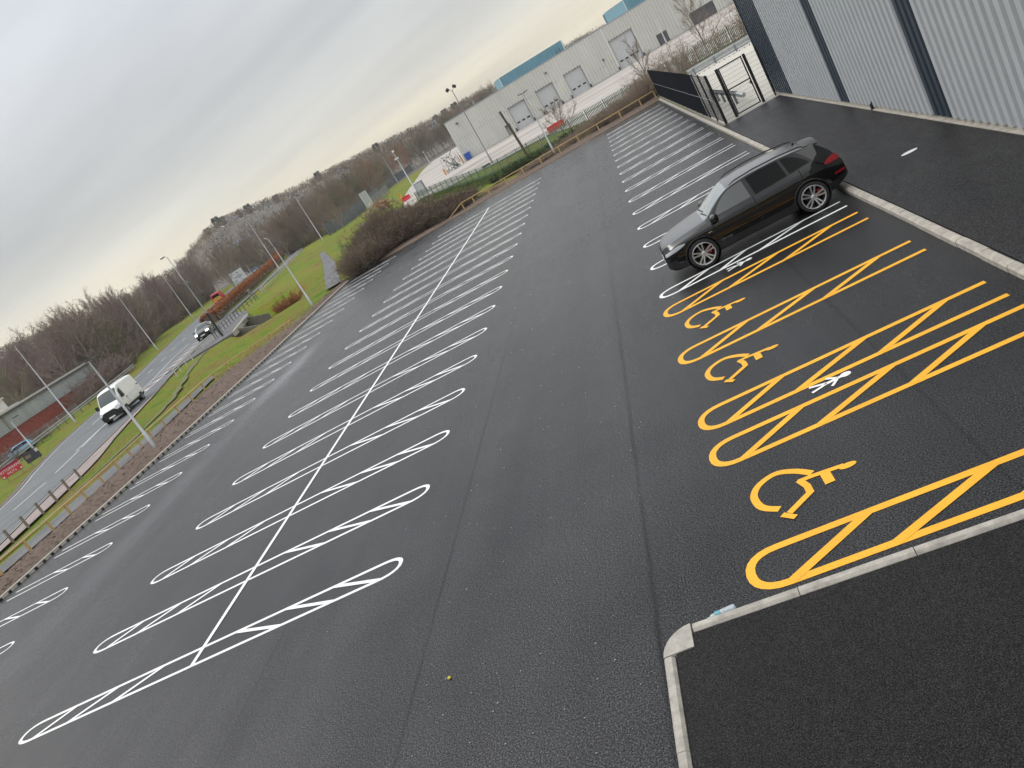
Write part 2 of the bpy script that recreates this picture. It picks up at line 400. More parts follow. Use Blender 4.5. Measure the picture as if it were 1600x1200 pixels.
# ------------------------------------------------------------------ ground
def build_ground():
    azs=[]
    a=-pi
    while a<pi-1e-6:
        azs.append(a); a+= .0075 if -1.05<a<.55 else .06
    rs=[0.5]; r=6.
    while r<1500: rs.append(r); r*=1.022
    vs=[];fs=[];n=len(azs)
    for r in rs:
        for a in azs:
            x=CX+r*sin(a);y=CY+r*cos(a); z=terr(x,y)
            if r>950: z-= (r-950)*.12
            vs.append((x,y,z-.05-(.10 if r<62 else 0)*(1-ss(45,62,r))))
    for i in range(len(rs)-1):
        for j in range(n):
            k=(j+1)%n; fs.append((i*n+j,i*n+k,(i+1)*n+k,(i+1)*n+j))
    mb=MB()
    for f in fs:
        pass
    mb.v=vs; mb.f=[tuple(reversed(f)) for f in fs]; mb.sm=[True]*len(fs)
    mb.m=[1 if math.hypot(vs[f[0]][0]-CX,vs[f[0]][1]-CY)>330 else 0 for f in fs]
    return mb.build('ground',[M['grass'],M['hill']],None,'structure')
build_ground()

LK=[(-16.75,-30),(-16.7,5),(-16.6,12),(-16.15,18),(-15.85,28),(-15.75,40),(-15.85,52),(-15.9,60.0)]   # kerb line, left
def lkx(y):
    return lerp_list([(b,a) for a,b in LK],y)
# car park slab
mb=MB(); vs=[];fs=[]
ys=[-30+i*2.0 for i in range(47)]
rows=[]
for y in ys:
    y=min(y,62.0); x0=lkx(y); rows.append([(x0+(16.02-x0)*j/16,y,0) for j in range(17)])
for r_ in rows: vs+=r_
for i in range(len(rows)-1):
    for j in range(16): k=i*17+j; fs.append((k,k+1,k+18,k+17))
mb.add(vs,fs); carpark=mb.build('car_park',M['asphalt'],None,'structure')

# raised footways: along the warehouse and in the near corner
def slab(name,poly,z,m):
    mb=MB(); mb.prism(poly,-.2,z); return mb.build(name,m,None,'structure')
slab('footway',[(16.19,-5.2),(19.2,-5.45),(19.2,28.6),(16.19,28.6)],.115,M['pave'])
slab('footway',[(9.83,-34),(20,-34),(20,-5.62),(16.2,-5.29),(9.83,-4.88)],.115,M['pave_near'])
# concrete apron behind the gate
mb=MB()
y=28.62
while y<70:
    mb.prism([(16.36,y),(19.3 if y<29.9 else 46,y),(19.3 if y<29.9 else 46,y+.99),(16.36,y+.99)],-.2,.115+(.0012 if int(y)%2 else 0)); y+=1.0
mb.build('concrete_apron',M['concrete'],None,'structure')

# kerbs
def stone_row(mb,p,q,w,h,n,bev=.02,gap=.012,z0=-.02):
    p=Vector((*p,0));q=Vector((*q,0));d=(q-p)/n; u=d.normalized(); s=Vector((-u.y,u.x,0))
    for i in range(n):
        a=p+d*i+u*gap/2;b=p+d*(i+1)-u*gap/2; hh=h+random.uniform(-.004,.004); o=s*random.uniform(-.006,.006)
        prof=[(-w/2,z0),(w/2,z0),(w/2,hh-bev),(w/2-bev,hh),(-w/2+bev*1.6,hh),(-w/2,hh-bev*1.6)]
        A=[a+o+s*x+Vector((0,0,z)) for x,z in prof];B=[b+o+s*x+Vector((0,0,z)) for x,z in prof]; k=len(prof)
        for j in range(k): mb.face([A[j],A[(j+1)%k],B[(j+1)%k],B[j]])
        mb.face(list(reversed(A)));mb.face(B)
mb=MB(); stone_row(mb,(16.09,-5.1),(16.09,62.2),.2,.125,73,.03); mb.build('kerb',M['kerb'],None,'structure')
mb=MB(); stone_row(mb,(10.06,-4.80),(16.18,-5.20),.125,.125,5,.02,.010); stone_row(mb,(9.745,-30),(9.745,-5.13),.125,.125,19,.02,.010)
qc=Vector((10.045,-5.12)); pts=[(qc.x,qc.y)]
for i in range(9):
    a=pi/2+pi/2*i/8; pts.append((qc.x+.36*cos(a),qc.y+.385*sin(a)))
mb.prism(pts,-.02,.13)
mb.build('kerb',M['kerbnear'],None,'structure')
# dark gap fillers under stone joints
mb=MB(); mb.box((16.09,28.8,.04),(.17,66.6,.12)); mb.beam((10.08,-4.80,.04),(16.1,-5.20,.04),.10,.12); mb.box((9.745,-17.6,.04),(.10,24.8,.12)); mb.build('kerb_bedding',M['joint'],None,'structure')
# slotted drainage kerb on the left
mb=MB(); mb2=MB()
y=-6.0
while y<60:
    x=lkx(y); x2=lkx(y+.5)
    mb.face([(x-.15,y,.13),(x+.02,y,.13),(x2+.02,y+.49,.13),(x2-.15,y+.49,.13)])
    mb.face([(x+.02,y+.01,.0),(x2+.02,y+.34,.0),(x2+.02,y+.34,.13),(x+.02,y+.01,.13)])
    mb.face([(x+.02,y+.34,.085),(x2+.02,y+.5,.085),(x2+.02,y+.5,.13),(x+.02,y+.34,.13)])
    mb2.face([(x-.06,y,.0),(x2-.06,y+.5,.0),(x2-.06,y+.5,.128),(x-.06,y,.128)])
    mb2.face([(x-.15,y+.5,.13),(x-.15,y,.13),(x-.15,y,-.1),(x-.15,y+.5,-.1)])
    y+=.5
mb.build('drainage_kerb',M['kerb'],None,'structure'); mb2.build('drainage_channel',M['joint'],None,'structure')
# edging at the far end
mb=MB()
stone_row(mb,(-15.9,60.2),(-13.6,62.3),.12,.07,4,.012); stone_row(mb,(-13.5,62.3),(16.0,62.3),.12,.07,32,.012)
mb.build('edging',mat('brown timber edging',(.24,.17,.12),.9,nscale=3,namt=.3),None,'structure')

# bark mulch strips: real humps and hollows
def mulch(name,left,right,nu,nv,h):
    A=smooth_poly(left,nu);B=smooth_poly(right,nu); mb=MB(); vs=[];fs=[]
    for i in range(nu):
        for j in range(nv+1):
            p=A[i].lerp(B[i],j/nv); e=min(j/nv,1-j/nv)
            z=terr(p.x,p.y)+.02+h*ss(0,.35,e)
            z+=noise.noise(Vector((p.x*1.3,p.y*1.3,0)))*.07+noise.noise(Vector((p.x*5,p.y*5,3)))*.05
            vs.append((p.x,p.y,z))
    for i in range(nu-1):
        for j in range(nv): k=i*(nv+1)+j; fs.append((k,k+1,k+nv+2,k+nv+1))
    a,b,c=[Vector(vs[q]) for q in fs[0][:3]]
    if (b-a).cross(c-a).z<0: fs=[tuple(reversed(f)) for f in fs]
    mb.add(vs,fs,True); return mb.build(name,M['mulch'],None,'structure')
MR=[(lkx(y)-.17,y) for y in (-6,5,12,18,28,40,52,58)]+[(-16.2,61.5)]
ML=[(-20.6,-6),(-20.5,5),(-20.3,14),(-20.2,19),(-20.9,27),(-21.6,34),(-22.1,42),(-21.2,48.5),(-19.8,54),(-18.2,58),(-17.0,62)]
mulch('mulch_bed',MR,ML,340,26,.16)
mulch('mulch_bed',[(-15.9,60.6),(-13.6,62.45),(-5,62.45),(5,62.45),(16.2,62.45)],[(-16.9,64),(-13.8,67.5),(-5,67.5),(5,67.5),(16.2,67.5)],170,16,.06)
mb=MB()
for i in range(7000):
    u=random.random(); y=-4+66*u; xa=lkx(min(y,60))-.25; xb=lerp_list([(b,a) for a,b in ML],y)+.1; x=random.uniform(xb,xa)
    e=min((x-xb),(xa-x)); z=.03+.16*ss(0,1.4,e)+random.uniform(.0,.07)
    q=Matrix.Rotation(random.uniform(0,6.3),3,'Z')@Matrix.Rotation(random.uniform(-.7,.7),3,'X')
    l,wd=random.uniform(.025,.085),random.uniform(.012,.03)
    mb.face([Vector((x,y,z))+q@Vector(c) for c in((-l,-wd,0),(l,-wd,0),(l,wd,0),(-l,wd,0))])
mb.build('bark_chips',M['chip'],None,'stuff')['label']='loose bark chips on the planting bed'

# path, verge, pink strip, road
ribbon('path',[(-20.75,-6),(-20.65,8),(-20.5,16),(-20.5,22),(-21.2,30),(-22.4,38),(-24.2,46)],[(-22.9,-6),(-22.7,8),(-22.5,16),(-22.6,22),(-23.2,30),(-24.0,38),(-25.0,46)],60,3,M['path'],.035,wig=.12)
MUD=mat('muddy worn grass',(.085,.095,.035),.95,nscale=1.2,col2=(.14,.15,.05))
ribbon('worn_track',[(-23.9,5),(-24.0,18),(-24.6,26),(-25.6,34),(-28,44),(-31.5,52),(-36,62),(-39.6,72)],[(-24.3,5),(-24.5,18),(-25.1,26),(-26.1,34),(-28.5,44),(-32.1,52),(-36.8,62),(-40.4,72)],80,2,MUD,.012,wig=.35)
NEAR=[(-21,-10),(-24.2,8),(-27.0,22),(-29.5,29.1),(-31.6,36),(-36.2,49.8),(-41.4,65.8),(-47.2,83.4),(-52.2,101.5),(-57.8,125),(-62.3,148),(-68,172),(-77,205),(-90,245),(-110,300)]
FAR=[(-30,-10),(-35.5,18),(-41.6,38.5),(-47.9,50),(-53.6,61.6),(-58,75),(-62.5,89.5),(-70.4,110.2),(-78,130),(-85,148),(-93,172),(-103,195),(-112,220),(-122,250),(-140,300)]
ribbon('road',NEAR,FAR,110,6,M['road'],.035)
ribbon('pink_footway',[(-20.5,-10),(-23.2,8),(-25.7,22),(-27.2,29.1),(-29.4,36),(-32.9,43.5),(-36.9,54),(-40.6,64)],[(-21,-10),(-24.1,8),(-26.9,22),(-29.4,29.1),(-31.5,36),(-34.2,43.5),(-37.5,53.6),(-40.8,63.8)],60,3,M['pink'],.05,wig=.1)
# kerb line of the road
mb=MB()
for e,o in ((NEAR,.12),(FAR,-.12)):
    P=smooth_poly(e,110)
    for a,b in zip(P,P[1:]):
        if a.y>240: break
        s=Vector((-(b-a).y,(b-a).x)).normalized()*-o
        z1,z2=terr0(a.x,a.y),terr0(b.x,b.y)
        mb.face([(a.x,a.y,z1+.10),(a.x+s.x,a.y+s.y,z1+.10),(b.x+s.x,b.y+s.y,z2+.10),(b.x,b.y,z2+.10)])
        mb.face([(a.x,a.y,z1),(b.x,b.y,z2),(b.x,b.y,z2+.10),(a.x,a.y,z1+.10)])
mb.build('road_kerb',M['pink'],None,'structure')
# worn gutter strip of soil along the far edge
P=smooth_poly(FAR,60)
ribbon('verge_edge',[(p.x-.2,p.y) for p in P[:34]],[(p.x-1.0,p.y+.1) for p in P[:34]],60,2,mat('soil edge',(.10,.085,.065),.95,nscale=2,namt=.4),.02,wig=.25)
# road markings
def rline(mb,pts,w,off=.045,n=None):
    P=smooth_poly(pts,n or max(2,int(sum((Vector(b)-Vector(a)).length for a,b in zip(pts,pts[1:]))/2)+2))
    for a,b in zip(P,P[1:]):
        s=Vector((-(b-a).y,(b-a).x)).normalized()*w/2
        mb.face([(a.x-s.x,a.y-s.y,terr0(a.x,a.y)+off),(b.x-s.x,b.y-s.y,terr0(b.x,b.y)+off),(b.x+s.x,b.y+s.y,terr0(b.x,b.y)+off),(a.x+s.x,a.y+s.y,terr0(a.x,a.y)+off)])
mb=MB()
for a,b in (((-31.6,18),(-33.0,24)),((-33.6,27),(-34.8,31)),((-35.6,33.5),(-36.9,38.7)),((-37.7,40.8),(-40.0,47.0)),((-40.5,48.0),(-43.0,54.5)),((-41.0,47.8),(-43.0,54.5))):
    rline(mb,[a,b],.16)
rline(mb,[(-43,54.5),(-43.9,62),(-45.2,69.5),(-47.6,78.3),(-50.4,88.2),(-53,97)],.15); rline(mb,[(-43,54.5),(-45.2,62),(-47.6,70),(-50.9,79),(-54.2,88),(-56.6,97)],.15)
for k in range(7):     # lane marks of the far lane
    y=62+k*8; x=lerp_list([(b,a) for a,b in FAR],y)*.62+lerp_list([(b,a) for a,b in NEAR],y)*.38-1.2
    rline(mb,[(x-.0,y),(x-1.1,y+3)],.14)
P=smooth_poly(FAR,110)
rline(mb,[(p.x+.45,p.y) for p in P[8:60]],.10)
mb.build('lane_marking',M['roadwhite'],None,'structure')
mb=MB(); mr=MB()
Lh=[(54.5,-43),(62,-45.2),(70,-47.6),(79,-50.9),(88,-54.2),(97,-56.6)];Rh=[(54.5,-43),(62,-43.9),(69.5,-45.2),(78.3,-47.6),(88.2,-50.4),(97,-53)]
y=58.5
while y<96:
    for q,(mm,dy) in enumerate(((mb,1.35),(mr,1.9))):
        yy=y+q*1.5
        xa,xb=lerp_list(Lh,yy+1.3),lerp_list(Rh,yy)
        mm.face([(xb,yy,terr0(xb,yy)+.048),(xb,yy+dy,terr0(xb,yy)+.048),(xa,yy+1.3+dy,terr0(xa,yy)+.048),(xa,yy+1.3,terr0(xa,yy)+.048)])
    y+=3.6
mb.build('hatch_marking',M['roadwhite'],None,'structure'); mr.build('red_hatch_marking',M['redtar'],None,'structure')
ribbon('red_lane',[(-61.5,140),(-66.5,160),(-73.5,184),(-84,216),(-104,270)],[(-59.2,132),(-65.0,155),(-71.5,180),(-81.5,212),(-98,262)],40,3,M['redtar'],.055)
# grass reservation carrying the hedge
ribbon('reservation',[(-55.5,104),(-59.0,118),(-62.8,138),(-68.5,160),(-77,188),(-88,217),(-104,252)],[(-57.0,104),(-63.6,118),(-68,138),(-75,162),(-83.5,190),(-96,219),(-112,252)],60,3,M['grass'],.10)
# access road and yard beyond the thicket
ribbon('access_road',[(-40,146),(-34,138),(-28,129),(-21,118)],[(-38.5,137),(-32,129),(-26,121),(-19.5,111)],30,3,M['path'],.04)
ribbon('yard',[(60,77),(40,78),(15.4,78.6),(8,88),(3,98),(-5.0,103),(-9.2,107.5),(-15,110),(-19.5,113),(-23.5,119),(-33,160),(-41,207),(-52,270),(-60,330)],[(60,165),(40,163),(24,160),(18,160),(10,160),(4,160),(-2,160),(-8,160),(-12,160),(-14,162),(-18,185),(-24,220),(-32,270),(-40,330)],120,24,M['yard'],.05)
# worn path across the right-hand bank
ribbon('path',[(-43.0,129),(-40.5,122),(-33.0,103.5),(-26.4,86.5),(-20.8,71),(-17.9,63.2)],[(-44.4,129.5),(-42.0,122.8),(-34.9,104.3),(-28.6,87.3),(-22.9,71.8),(-19.9,63.8)],60,2,M['path'],.035,wig=.25)

# ------------------------------------------------------------------ painted bay markings (parts of the car park)
def strip(mb,pts,w,z,closed=False):
    P=[Vector(p) for p in pts]; n=len(P); Lf=[];Rt=[]
    for i in range(n):
        if closed: a,b=P[(i-1)%n],P[(i+1)%n]
        else: a,b=P[max(i-1,0)],P[min(i+1,n-1)]
        d1=(P[i]-a) if (P[i]-a).length>1e-6 else (b-P[i]); d2=(b-P[i]) if (b-P[i]).length>1e-6 else d1
        d1=d1.normalized();d2=d2.normalized(); t=(d1+d2).normalized(); s=Vector((-t.y,t.x)); k=1/max(.5,s.dot(Vector((-d1.y,d1.x))))
        Lf.append(P[i]+s*w/2*k);Rt.append(P[i]-s*w/2*k)
    for i in range(n if closed else n-1):
        j=(i+1)%n
        mb.face([(Rt[i].x,Rt[i].y,z),(Rt[j].x,Rt[j].y,z),(Lf[j].x,Lf[j].y,z),(Lf[i].x,Lf[i].y,z)])
def end_arc(x,yc,g,depth,side,n=12):
    out=[]
    for i in range(n+1):
        a=-pi/2+pi*i/n
        # superellipse: fuller than a circle
        c_,s_=cos(a),sin(a); out.append((x+side*depth*(abs(c_)**.85), yc+g*(abs(s_)**.85)*(1 if s_>0 else -1)))
    return out
def hairpin(x0,x1,yc,g,lw,closed,diags,m,depth=.45,label=None,name='bay_marking',skew=0):
    """x0 = left, x1 = right; closed: 'L','R' or 'LR'; diags: (x low edge, x high edge)"""
    mb=MB(); pts=[]
    if closed=='LR':
        pts=end_arc(x1-depth,yc,g,depth,1)+list(reversed([(x,y) for x,y in end_arc(x0+depth,yc,g,depth,-1)]))
        strip(mb,pts,lw,.004,True)
    elif closed=='L':
        pts=[(x1,yc-g)]+[(x,y) for x,y in end_arc(x0+depth,yc,g,depth,-1)]+[(x1,yc+g)]
        strip(mb,pts,lw,.004)
    else:
        pts=[(x0,yc-g)]+end_arc(x1-depth,yc,g,depth,1)+[(x0,yc+g)]
        strip(mb,pts,lw,.004)
    for a,b in diags: strip(mb,[(a,yc-g),(b,yc+g)],lw*1.05,.007)
    if skew: mb.v=[(x,y+skew*(x-x0),z) for x,y,z in mb.v]
    return mb.build(name,m,carpark,None,label)
DL=[(-4.35,-3.45),(-3.35,-2.25),(-2.1,-1.0)]
for k in range(20):
    yc=2.8266*k+.1
    hairpin(-4.85,4.85,yc,.275,.088,'LR',DL+[(2.15,.85),(3.4,2.1),(4.45,3.25)],M['white'])
mb=MB(); strip(mb,[(0,-.2),(0,2.8266*19+.35)],.11,.010); mb.build('centre_line',M['white'],carpark)
for k in range(20):
    y=6.26+2.735*k; x=-10.85+.0105*(y-6)
    hairpin(lkx(y)+.75,x,y,.275,.078,'R',[(x-.55,x-1.6),(x-1.9,x-3.1)],M['white'])
for k in range(17):
    y=7.95+3.02*k+.006*k*k
    hairpin(10.87,15.68,y,.29,.09,'L',[(11.35,12.25),(12.45,13.25),(13.5,14.75)],M['white'])
for y,g in ((6.43,.37),(3.22,.37),(.12,.37),(-1.16,.37),(-4.17,.35)):
    hairpin(10.84,15.66,y,g,.115,'L',[(11.25,12.35),(12.42,13.75),(13.75,15.05)],M['yellow'],.40,'yellow bay marking',skew=-.04 if y<-4 else 0)
def wheelchair(x,y):
    """wheelchair symbol; its head points to +x (towards the kerb)"""
    mb=MB(); f=lambda u,v_:(x+u,y+v_)
    arc=smooth_poly([f(.83,.21),f(.65,.42),f(.41,.56),f(.16,.47),f(.035,.27),f(.04,.03),f(.11,-.13),f(.27,-.27)],30)
    strip(mb,arc,.105,.004)
    strip(mb,[f(.62,.15),f(.80,.145),f(1.22,.085)],.085,.006)
    strip(mb,[f(.64,.17),f(.70,-.03),f(.70,-.19),f(.36,-.445)],.095,.0085)
    strip(mb,[f(.27,-.42),f(.41,-.58)],.085,.010)
    strip(mb,[f(.97,.10),f(.97,-.17)],.13,.0075)
    mb.face([(x+1.26+.115*cos(t),y+.045+.062*sin(t),.0066) for t in [2*pi*i/16 for i in range(16)]])
    return mb.build('wheelchair_symbol',M['yellow'],carpark,None,'yellow wheelchair symbol')
wheelchair(11.17,-2.85); wheelchair(11.2,1.72); wheelchair(11.19,4.86)
def pedestrian(x,y,s=1):
    mb=MB(); f=lambda u,v_:(x+u*s,y+v_*s)
    mb.face([(*f(.56+.085*cos(t),.02+.075*sin(t)),.0045) for t in [2*pi*i/16 for i in range(16)]])
    strip(mb,[f(.50,.015),f(.24,-.01)],.07,.0055)
    strip(mb,[f(.26,0),f(.0,.10)],.055,.007); strip(mb,[f(.26,-.01),f(.0,-.10)],.055,.007)
    strip(mb,[f(.44,.01),f(.28,.15)],.05,.008); strip(mb,[f(.44,.01),f(.30,-.17)],.05,.008)
    return mb.build('pedestrian_symbol',M['white'],carpark,None,'white walking person symbol')
pedestrian(12.58,-.44); pedestrian(12.58,7.36)
# scattered grit
mb=MB()
for i in range(260):
    if i<60: x,y=random.gauss(7.6,1.2),random.gauss(5,7)
    elif i<150: x,y=random.uniform(5.5,10),random.uniform(-7,4)
    else: x,y=random.uniform(-9,15.5),random.uniform(-6,30)
    if x>9.5 and y<-4.4: continue
    s=random.uniform(.006,.018)*(1.5 if y>8 else 1); z=.004
    a=random.uniform(0,6); P=[(x+s*cos(a+t),y+s*.7*sin(a+t)) for t in(0,2.1,4.2)]
    mb.add([(p[0],p[1],z) for p in P]+[(x,y,z+s*.6)],[(0,1,3),(1,2,3),(2,0,3)])
mb.build('loose_grit',mat('pale grit',(.45,.44,.42),.9),None,'stuff')['label']='pale specks of grit scattered on the asphalt'
# ------------------------------------------------------------------ warehouse on the right
WX=19.12
def corrugated(mb,y0,y1,z0,z1,x=WX,pitch=.40,depth=.085,out=-1):
    n=max(1,round((y1-y0)/pitch)); p=(y1-y0)/n
    pr=[]
    for i in range(n):
        b=y0+i*p
        pr+=[(b,0),(b+.30*p,0),(b+.42*p,depth),(b+.92*p,depth)]
    pr.append((y1,0))
    for (a,da),(b,db) in zip(pr,pr[1:]):
        mb.face([(x+out*da,b,z0),(x+out*da,a,z0),(x+out*da,a,z1),(x+out*db,b,z1)] if False else [(x+out*db,b,z0),(x+out*da,a,z0),(x+out*da,a,z1),(x+out*db,b,z1)])
wh=thing('warehouse','warehouse wall of silver grey ribbed cladding with vertical navy bands beside the footway','building',(0,0,0))
bands=[(29.70,25.93,'clad_navy'),(25.93,18.82,'clad_grey'),(18.82,17.78,'clad_navy'),(17.78,10.60,'clad_grey'),(10.60,9.49,'clad_navy'),(9.49,2.3,'clad_grey'),(2.3,1.2,'clad_navy'),(1.2,-16,'clad_grey')]
WH=9.0
for a,b,m in bands:
    mb=MB(); corrugated(mb,b,a,.24,WH); mb.build('cladding_band',M[m],wh,None,'navy cladding band' if 'navy' in m else None)
mb=MB(); mb.box((WX+.06,6.85,.16),(.16,45.6,.18)); mb.box((WX-.03,6.85,.115),(.20,45.6,.05)); mb.build('plinth',M['kerb'],wh)
mb=MB(); mb.face([(WX,29.72,0),(60,29.72,0),(60,29.72,WH),(WX,29.72,WH)]); mb.build('gable_wall',M['clad_navy'],wh)
mb=MB(); mb.face([(WX-.15,-16,WH),(60,-16,WH+2),(60,29.9,WH+2),(WX-.15,29.9,WH)]); mb.build('roof',M['facgrey'],wh)
mb=MB(); mb.box((WX-.05,29.72,4.6),(.14,.12,8.8)); mb.build('corner_flashing',M['clad_navy'],wh)
mb=MB()
for i in range(90):
    y=2.4+i*.40
    if y>25.9: break
    for z in (.45,1.5,1.75,2.9,3.15,4.3):
        if (i+int(z*3))%3!=0: continue
        mb.box((WX-.060,y+.272-.04,z+random.uniform(-.02,.02)),(.014,.022,.022))
mb.build('screw_heads',M['fixing'],wh,'stuff')
mb=MB(); mb.tube([(WX-.10,15.5,.12),(WX-.10,15.5,.30),(WX-.02,15.5,.36)],.05,8); mb.build('outlet_pipe',M['black'],wh)
# pale cover in the footway
t=thing('access_cover','small pale oblong cover set in the dark footway beside the warehouse','cover',(17.71,8.96,.115))
mb=MB(); mb.add([( .20*cos(a)*1.0,.115*sin(a),.006) for a in [2*pi*i/20 for i in range(20)]],[tuple(range(20))])
mb.build('cover_plate',M['whitepaint'],t)
mb=MB()
for i in range(20):
    a,b=2*pi*i/20,2*pi*(i+1)/20
    mb.face([(.20*cos(a),.115*sin(a),.007),(.235*cos(a),.145*sin(a),.004),(.235*cos(b),.145*sin(b),.004),(.20*cos(b),.115*sin(b),.007)])
mb.build('cover_rim',M['joint'],t)

# ------------------------------------------------------------------ netted fence and gate on the right
fx=16.36; fz=.115; FH=2.42
t=thing('netted_fence','tall black mesh fence covered in dark netting along the top right bay kerb','fence',(fx,28.7,fz))
n=14; step=36.0/n
for i in range(n+1):
    mb=MB(); mb.box((0,i*step,FH/2),(.08,.08,FH+.08)); mb.build('post',M['black'],t)
for i in range(n):
    a=i*step+.06;b=(i+1)*step-.06; mb=MB()
    # welded wire sheet with its stiffening fold
    y=a
    while y<b: mb.face([(-.02,y,.06),(-.02,y+.011,.06),(-.02,y+.011,FH),(-.02,y,FH)]); y+=.055
    z=.1
    while z<FH: mb.face([(-.025,a,z),(-.025,b,z),(-.025,b,z+.014),(-.025,a,z+.014)]); z+=.11
    mb.build('mesh_panel',M['black'],t)
    if i>=2:
        mb=MB(); nv=10;nz=8;vs=[];fs=[]
        for p in range(nv+1):
            for q in range(nz+1):
                yy=a-.06+(b-a+.12)*p/nv; zz=.05+(FH+.02)*q/nz
                vs.append((-.062+noise.noise(Vector((yy*.9,zz*1.3,0)))*.012,yy,zz))
        for p in range(nv):
            for q in range(nz): k=p*(nz+1)+q; fs.append((k,k+1,k+nz+2,k+nz+1))
        mb.add(vs,fs,True); mb.build('netting',M['blackmatte'],t)
    else:
        mb=MB(); y=a
        while y<b: mb.face([(.02,y,.06),(.02,y+.02,.06),(.02,y+.02,FH),(.02,y,FH)]); y+=.036
        mb.build('netting',M['blackmatte'],t,None,'thin see-through netting')
    mb=MB(); mb.beam((-.085,a-.06,1.22),(-.085,b+.06,1.22+random.uniform(-.03,.03)),.012,.018); mb.build('tension_cord',M['galv'],t)
gy=29.05
t=thing('mesh_gate','black framed mesh gate with middle rail opening onto the light concrete apron','gate',(0,gy,fz))
mb=MB(); mb.box((16.98,0,1.2),(.13,.13,2.45)); mb.build('gate_post',M['black'],t)
mb=MB(); mb.box((18.34,0,1.2),(.12,.12,2.45)); mb.build('gate_post',M['black'],t)
mb=MB()
for a,b in (((17.09,0,.10),(17.09,0,2.38)),((18.20,0,.10),(18.20,0,2.38)),((17.06,0,.10),(18.23,0,.10)),((17.06,0,2.38),(18.23,0,2.38)),((17.06,0,1.30),(18.23,0,1.30))): mb.beam(a,b,.055,.055)
mb.build('gate_frame',M['black'],t)
def wire(mb,x0,x1,z0,z1,y=0,px=.055,pz=.2,w=.0055):
    x=x0
    while x<x1: mb.face([(x,y,z0),(x+w,y,z0),(x+w,y,z1),(x,y,z1)]); x+=px
    z=z0
    while z<z1: mb.face([(x0,y-.004,z),(x1,y-.004,z),(x1,y-.004,z+w*1.5),(x0,y-.004,z+w*1.5)]); z+=pz
mb=MB(); wire(mb,17.11,18.18,.12,2.36); mb.build('gate_mesh',M['black'],t)
mb=MB(); mb.box((18.17,-.04,1.12),(.09,.06,.16)); mb.box((18.12,-.1,1.15),(.12,.02,.03)); mb.build('lock_box',M['black'],t)
t=thing('mesh_fence','short black mesh fence panels either side of the framed gate','fence',(0,gy,fz))
mb=MB(); mb.box((18.93,0,1.2),(.07,.07,2.45)); mb.build('post',M['black'],t)
mb=MB(); mb.box((16.42,-.25,1.2),(.07,.07,2.45)); mb.build('post',M['black'],t)
mb=MB(); wire(mb,16.45,16.93,.08,2.36); mb.build('mesh_panel',M['black'],t)
mb=MB(); wire(mb,18.42,18.90,.08,2.36); mb.build('mesh_panel',M['black'],t)
# crash barriers on the apron
def wbeam(mb,p,q,z,s=.31):
    prof=[(0,-.155),(.05,-.14),(.05,-.085),(0,-.03),(0,.03),(.05,.085),(.05,.14),(0,.155)]
    p=Vector(p);q=Vector(q);u=(q-p).normalized();nrm=Vector((-u.y,u.x,0))
    for (a,za),(b,zb) in zip(prof,prof[1:]):
        for sg in (1,):
            mb.face([p+nrm*a+Vector((0,0,z+za)),q+nrm*a+Vector((0,0,z+za)),q+nrm*b+Vector((0,0,z+zb)),p+nrm*b+Vector((0,0,z+zb))])
def barrier(label,p,q,z0,posts,hh=.62):
    t=thing('crash_barrier',label,'barrier',(*p,z0)); q=Vector((q[0]-p[0],q[1]-p[1],0))
    mb=MB(); wbeam(mb,(0,0,0),q,hh); mb.build('beam',M['galv'],t)
    if hh>.6: mb=MB(); wbeam(mb,(0,0,0),q,hh-.36); mb.build('beam',M['galv'],t)
    for i in range(posts):
        c=q*((i+.3)/posts); mb=MB(); mb.box((c.x,c.y,hh/2),(.12,.12,hh)); mb.build('post',M['galvdark'],t)
    return t
t=barrier('long galvanised crash barrier along the far edge of the light concrete apron',(19.2,64.2),(46,64.2),.115,14)
mb=MB()
for i in range(58): mb.box((.3+i*.46,-.9,.04),(.07,.07,.08))
mb.build('stud',M['fixing'],t,'stuff')
t=barrier('short galvanised crash barrier standing behind the mesh gate',(17.55,40.5),(17.85,32.2),.115,5,.56)
mb=MB(); mb.tube([(.30,-8.3,.56),(.36,-8.75,.52),(.46,-8.95,.45)],.13,8); mb.build('end_terminal',M['galv'],t)
# timber rails
def timber_fence(label,pts,n,h,flip=1,m='timber',end=None):
    P=smooth_poly(pts,n); o=P[0]; z0=terr(o.x,o.y)
    t=thing('timber_rail_fence',label,'fence',(o.x,o.y,z0))
    tops=[]
    for p in P:
        z=terr(p.x,p.y)-z0; x,y=p.x-o.x,p.y-o.y; mb=MB(); mb.box((x,y,z+h/2-.02),(.10,.10,h+.04),random.uniform(-.1,.1)); mb.build('post',M[m],t); tops.append(Vector((x,y,z+h+.03)))
    for a,b in zip(tops,tops[1:]):
        mb=MB(); d=(b-a).normalized(); mb.beam(a-d*.0,b-d*.012,.11,.075); mb.build('rail',M[m],t)
    if end:
        mb=MB(); mb.beam(tops[0],(end[0]-o.x,end[1]-o.y,.05),.09,.09); mb.build('brace',M[m],t)
    return t
timber_fence('low timber rail fence between the bark bed and the old path',[(-20.65,5),(-20.45,13),(-20.3,18.6),(-20.6,23),(-21.2,28),(-21.6,32),(-22.1,38),(-22.4,44),(-21.4,49.5),(-20.1,53.8)],25,.56)
timber_fence('pale timber rail fence along the far end of the car park',[(-3.9,64.2),(2,64.2),(9,64.4),(16.0,64.9)],12,.70,end=(-5.6,63.9))
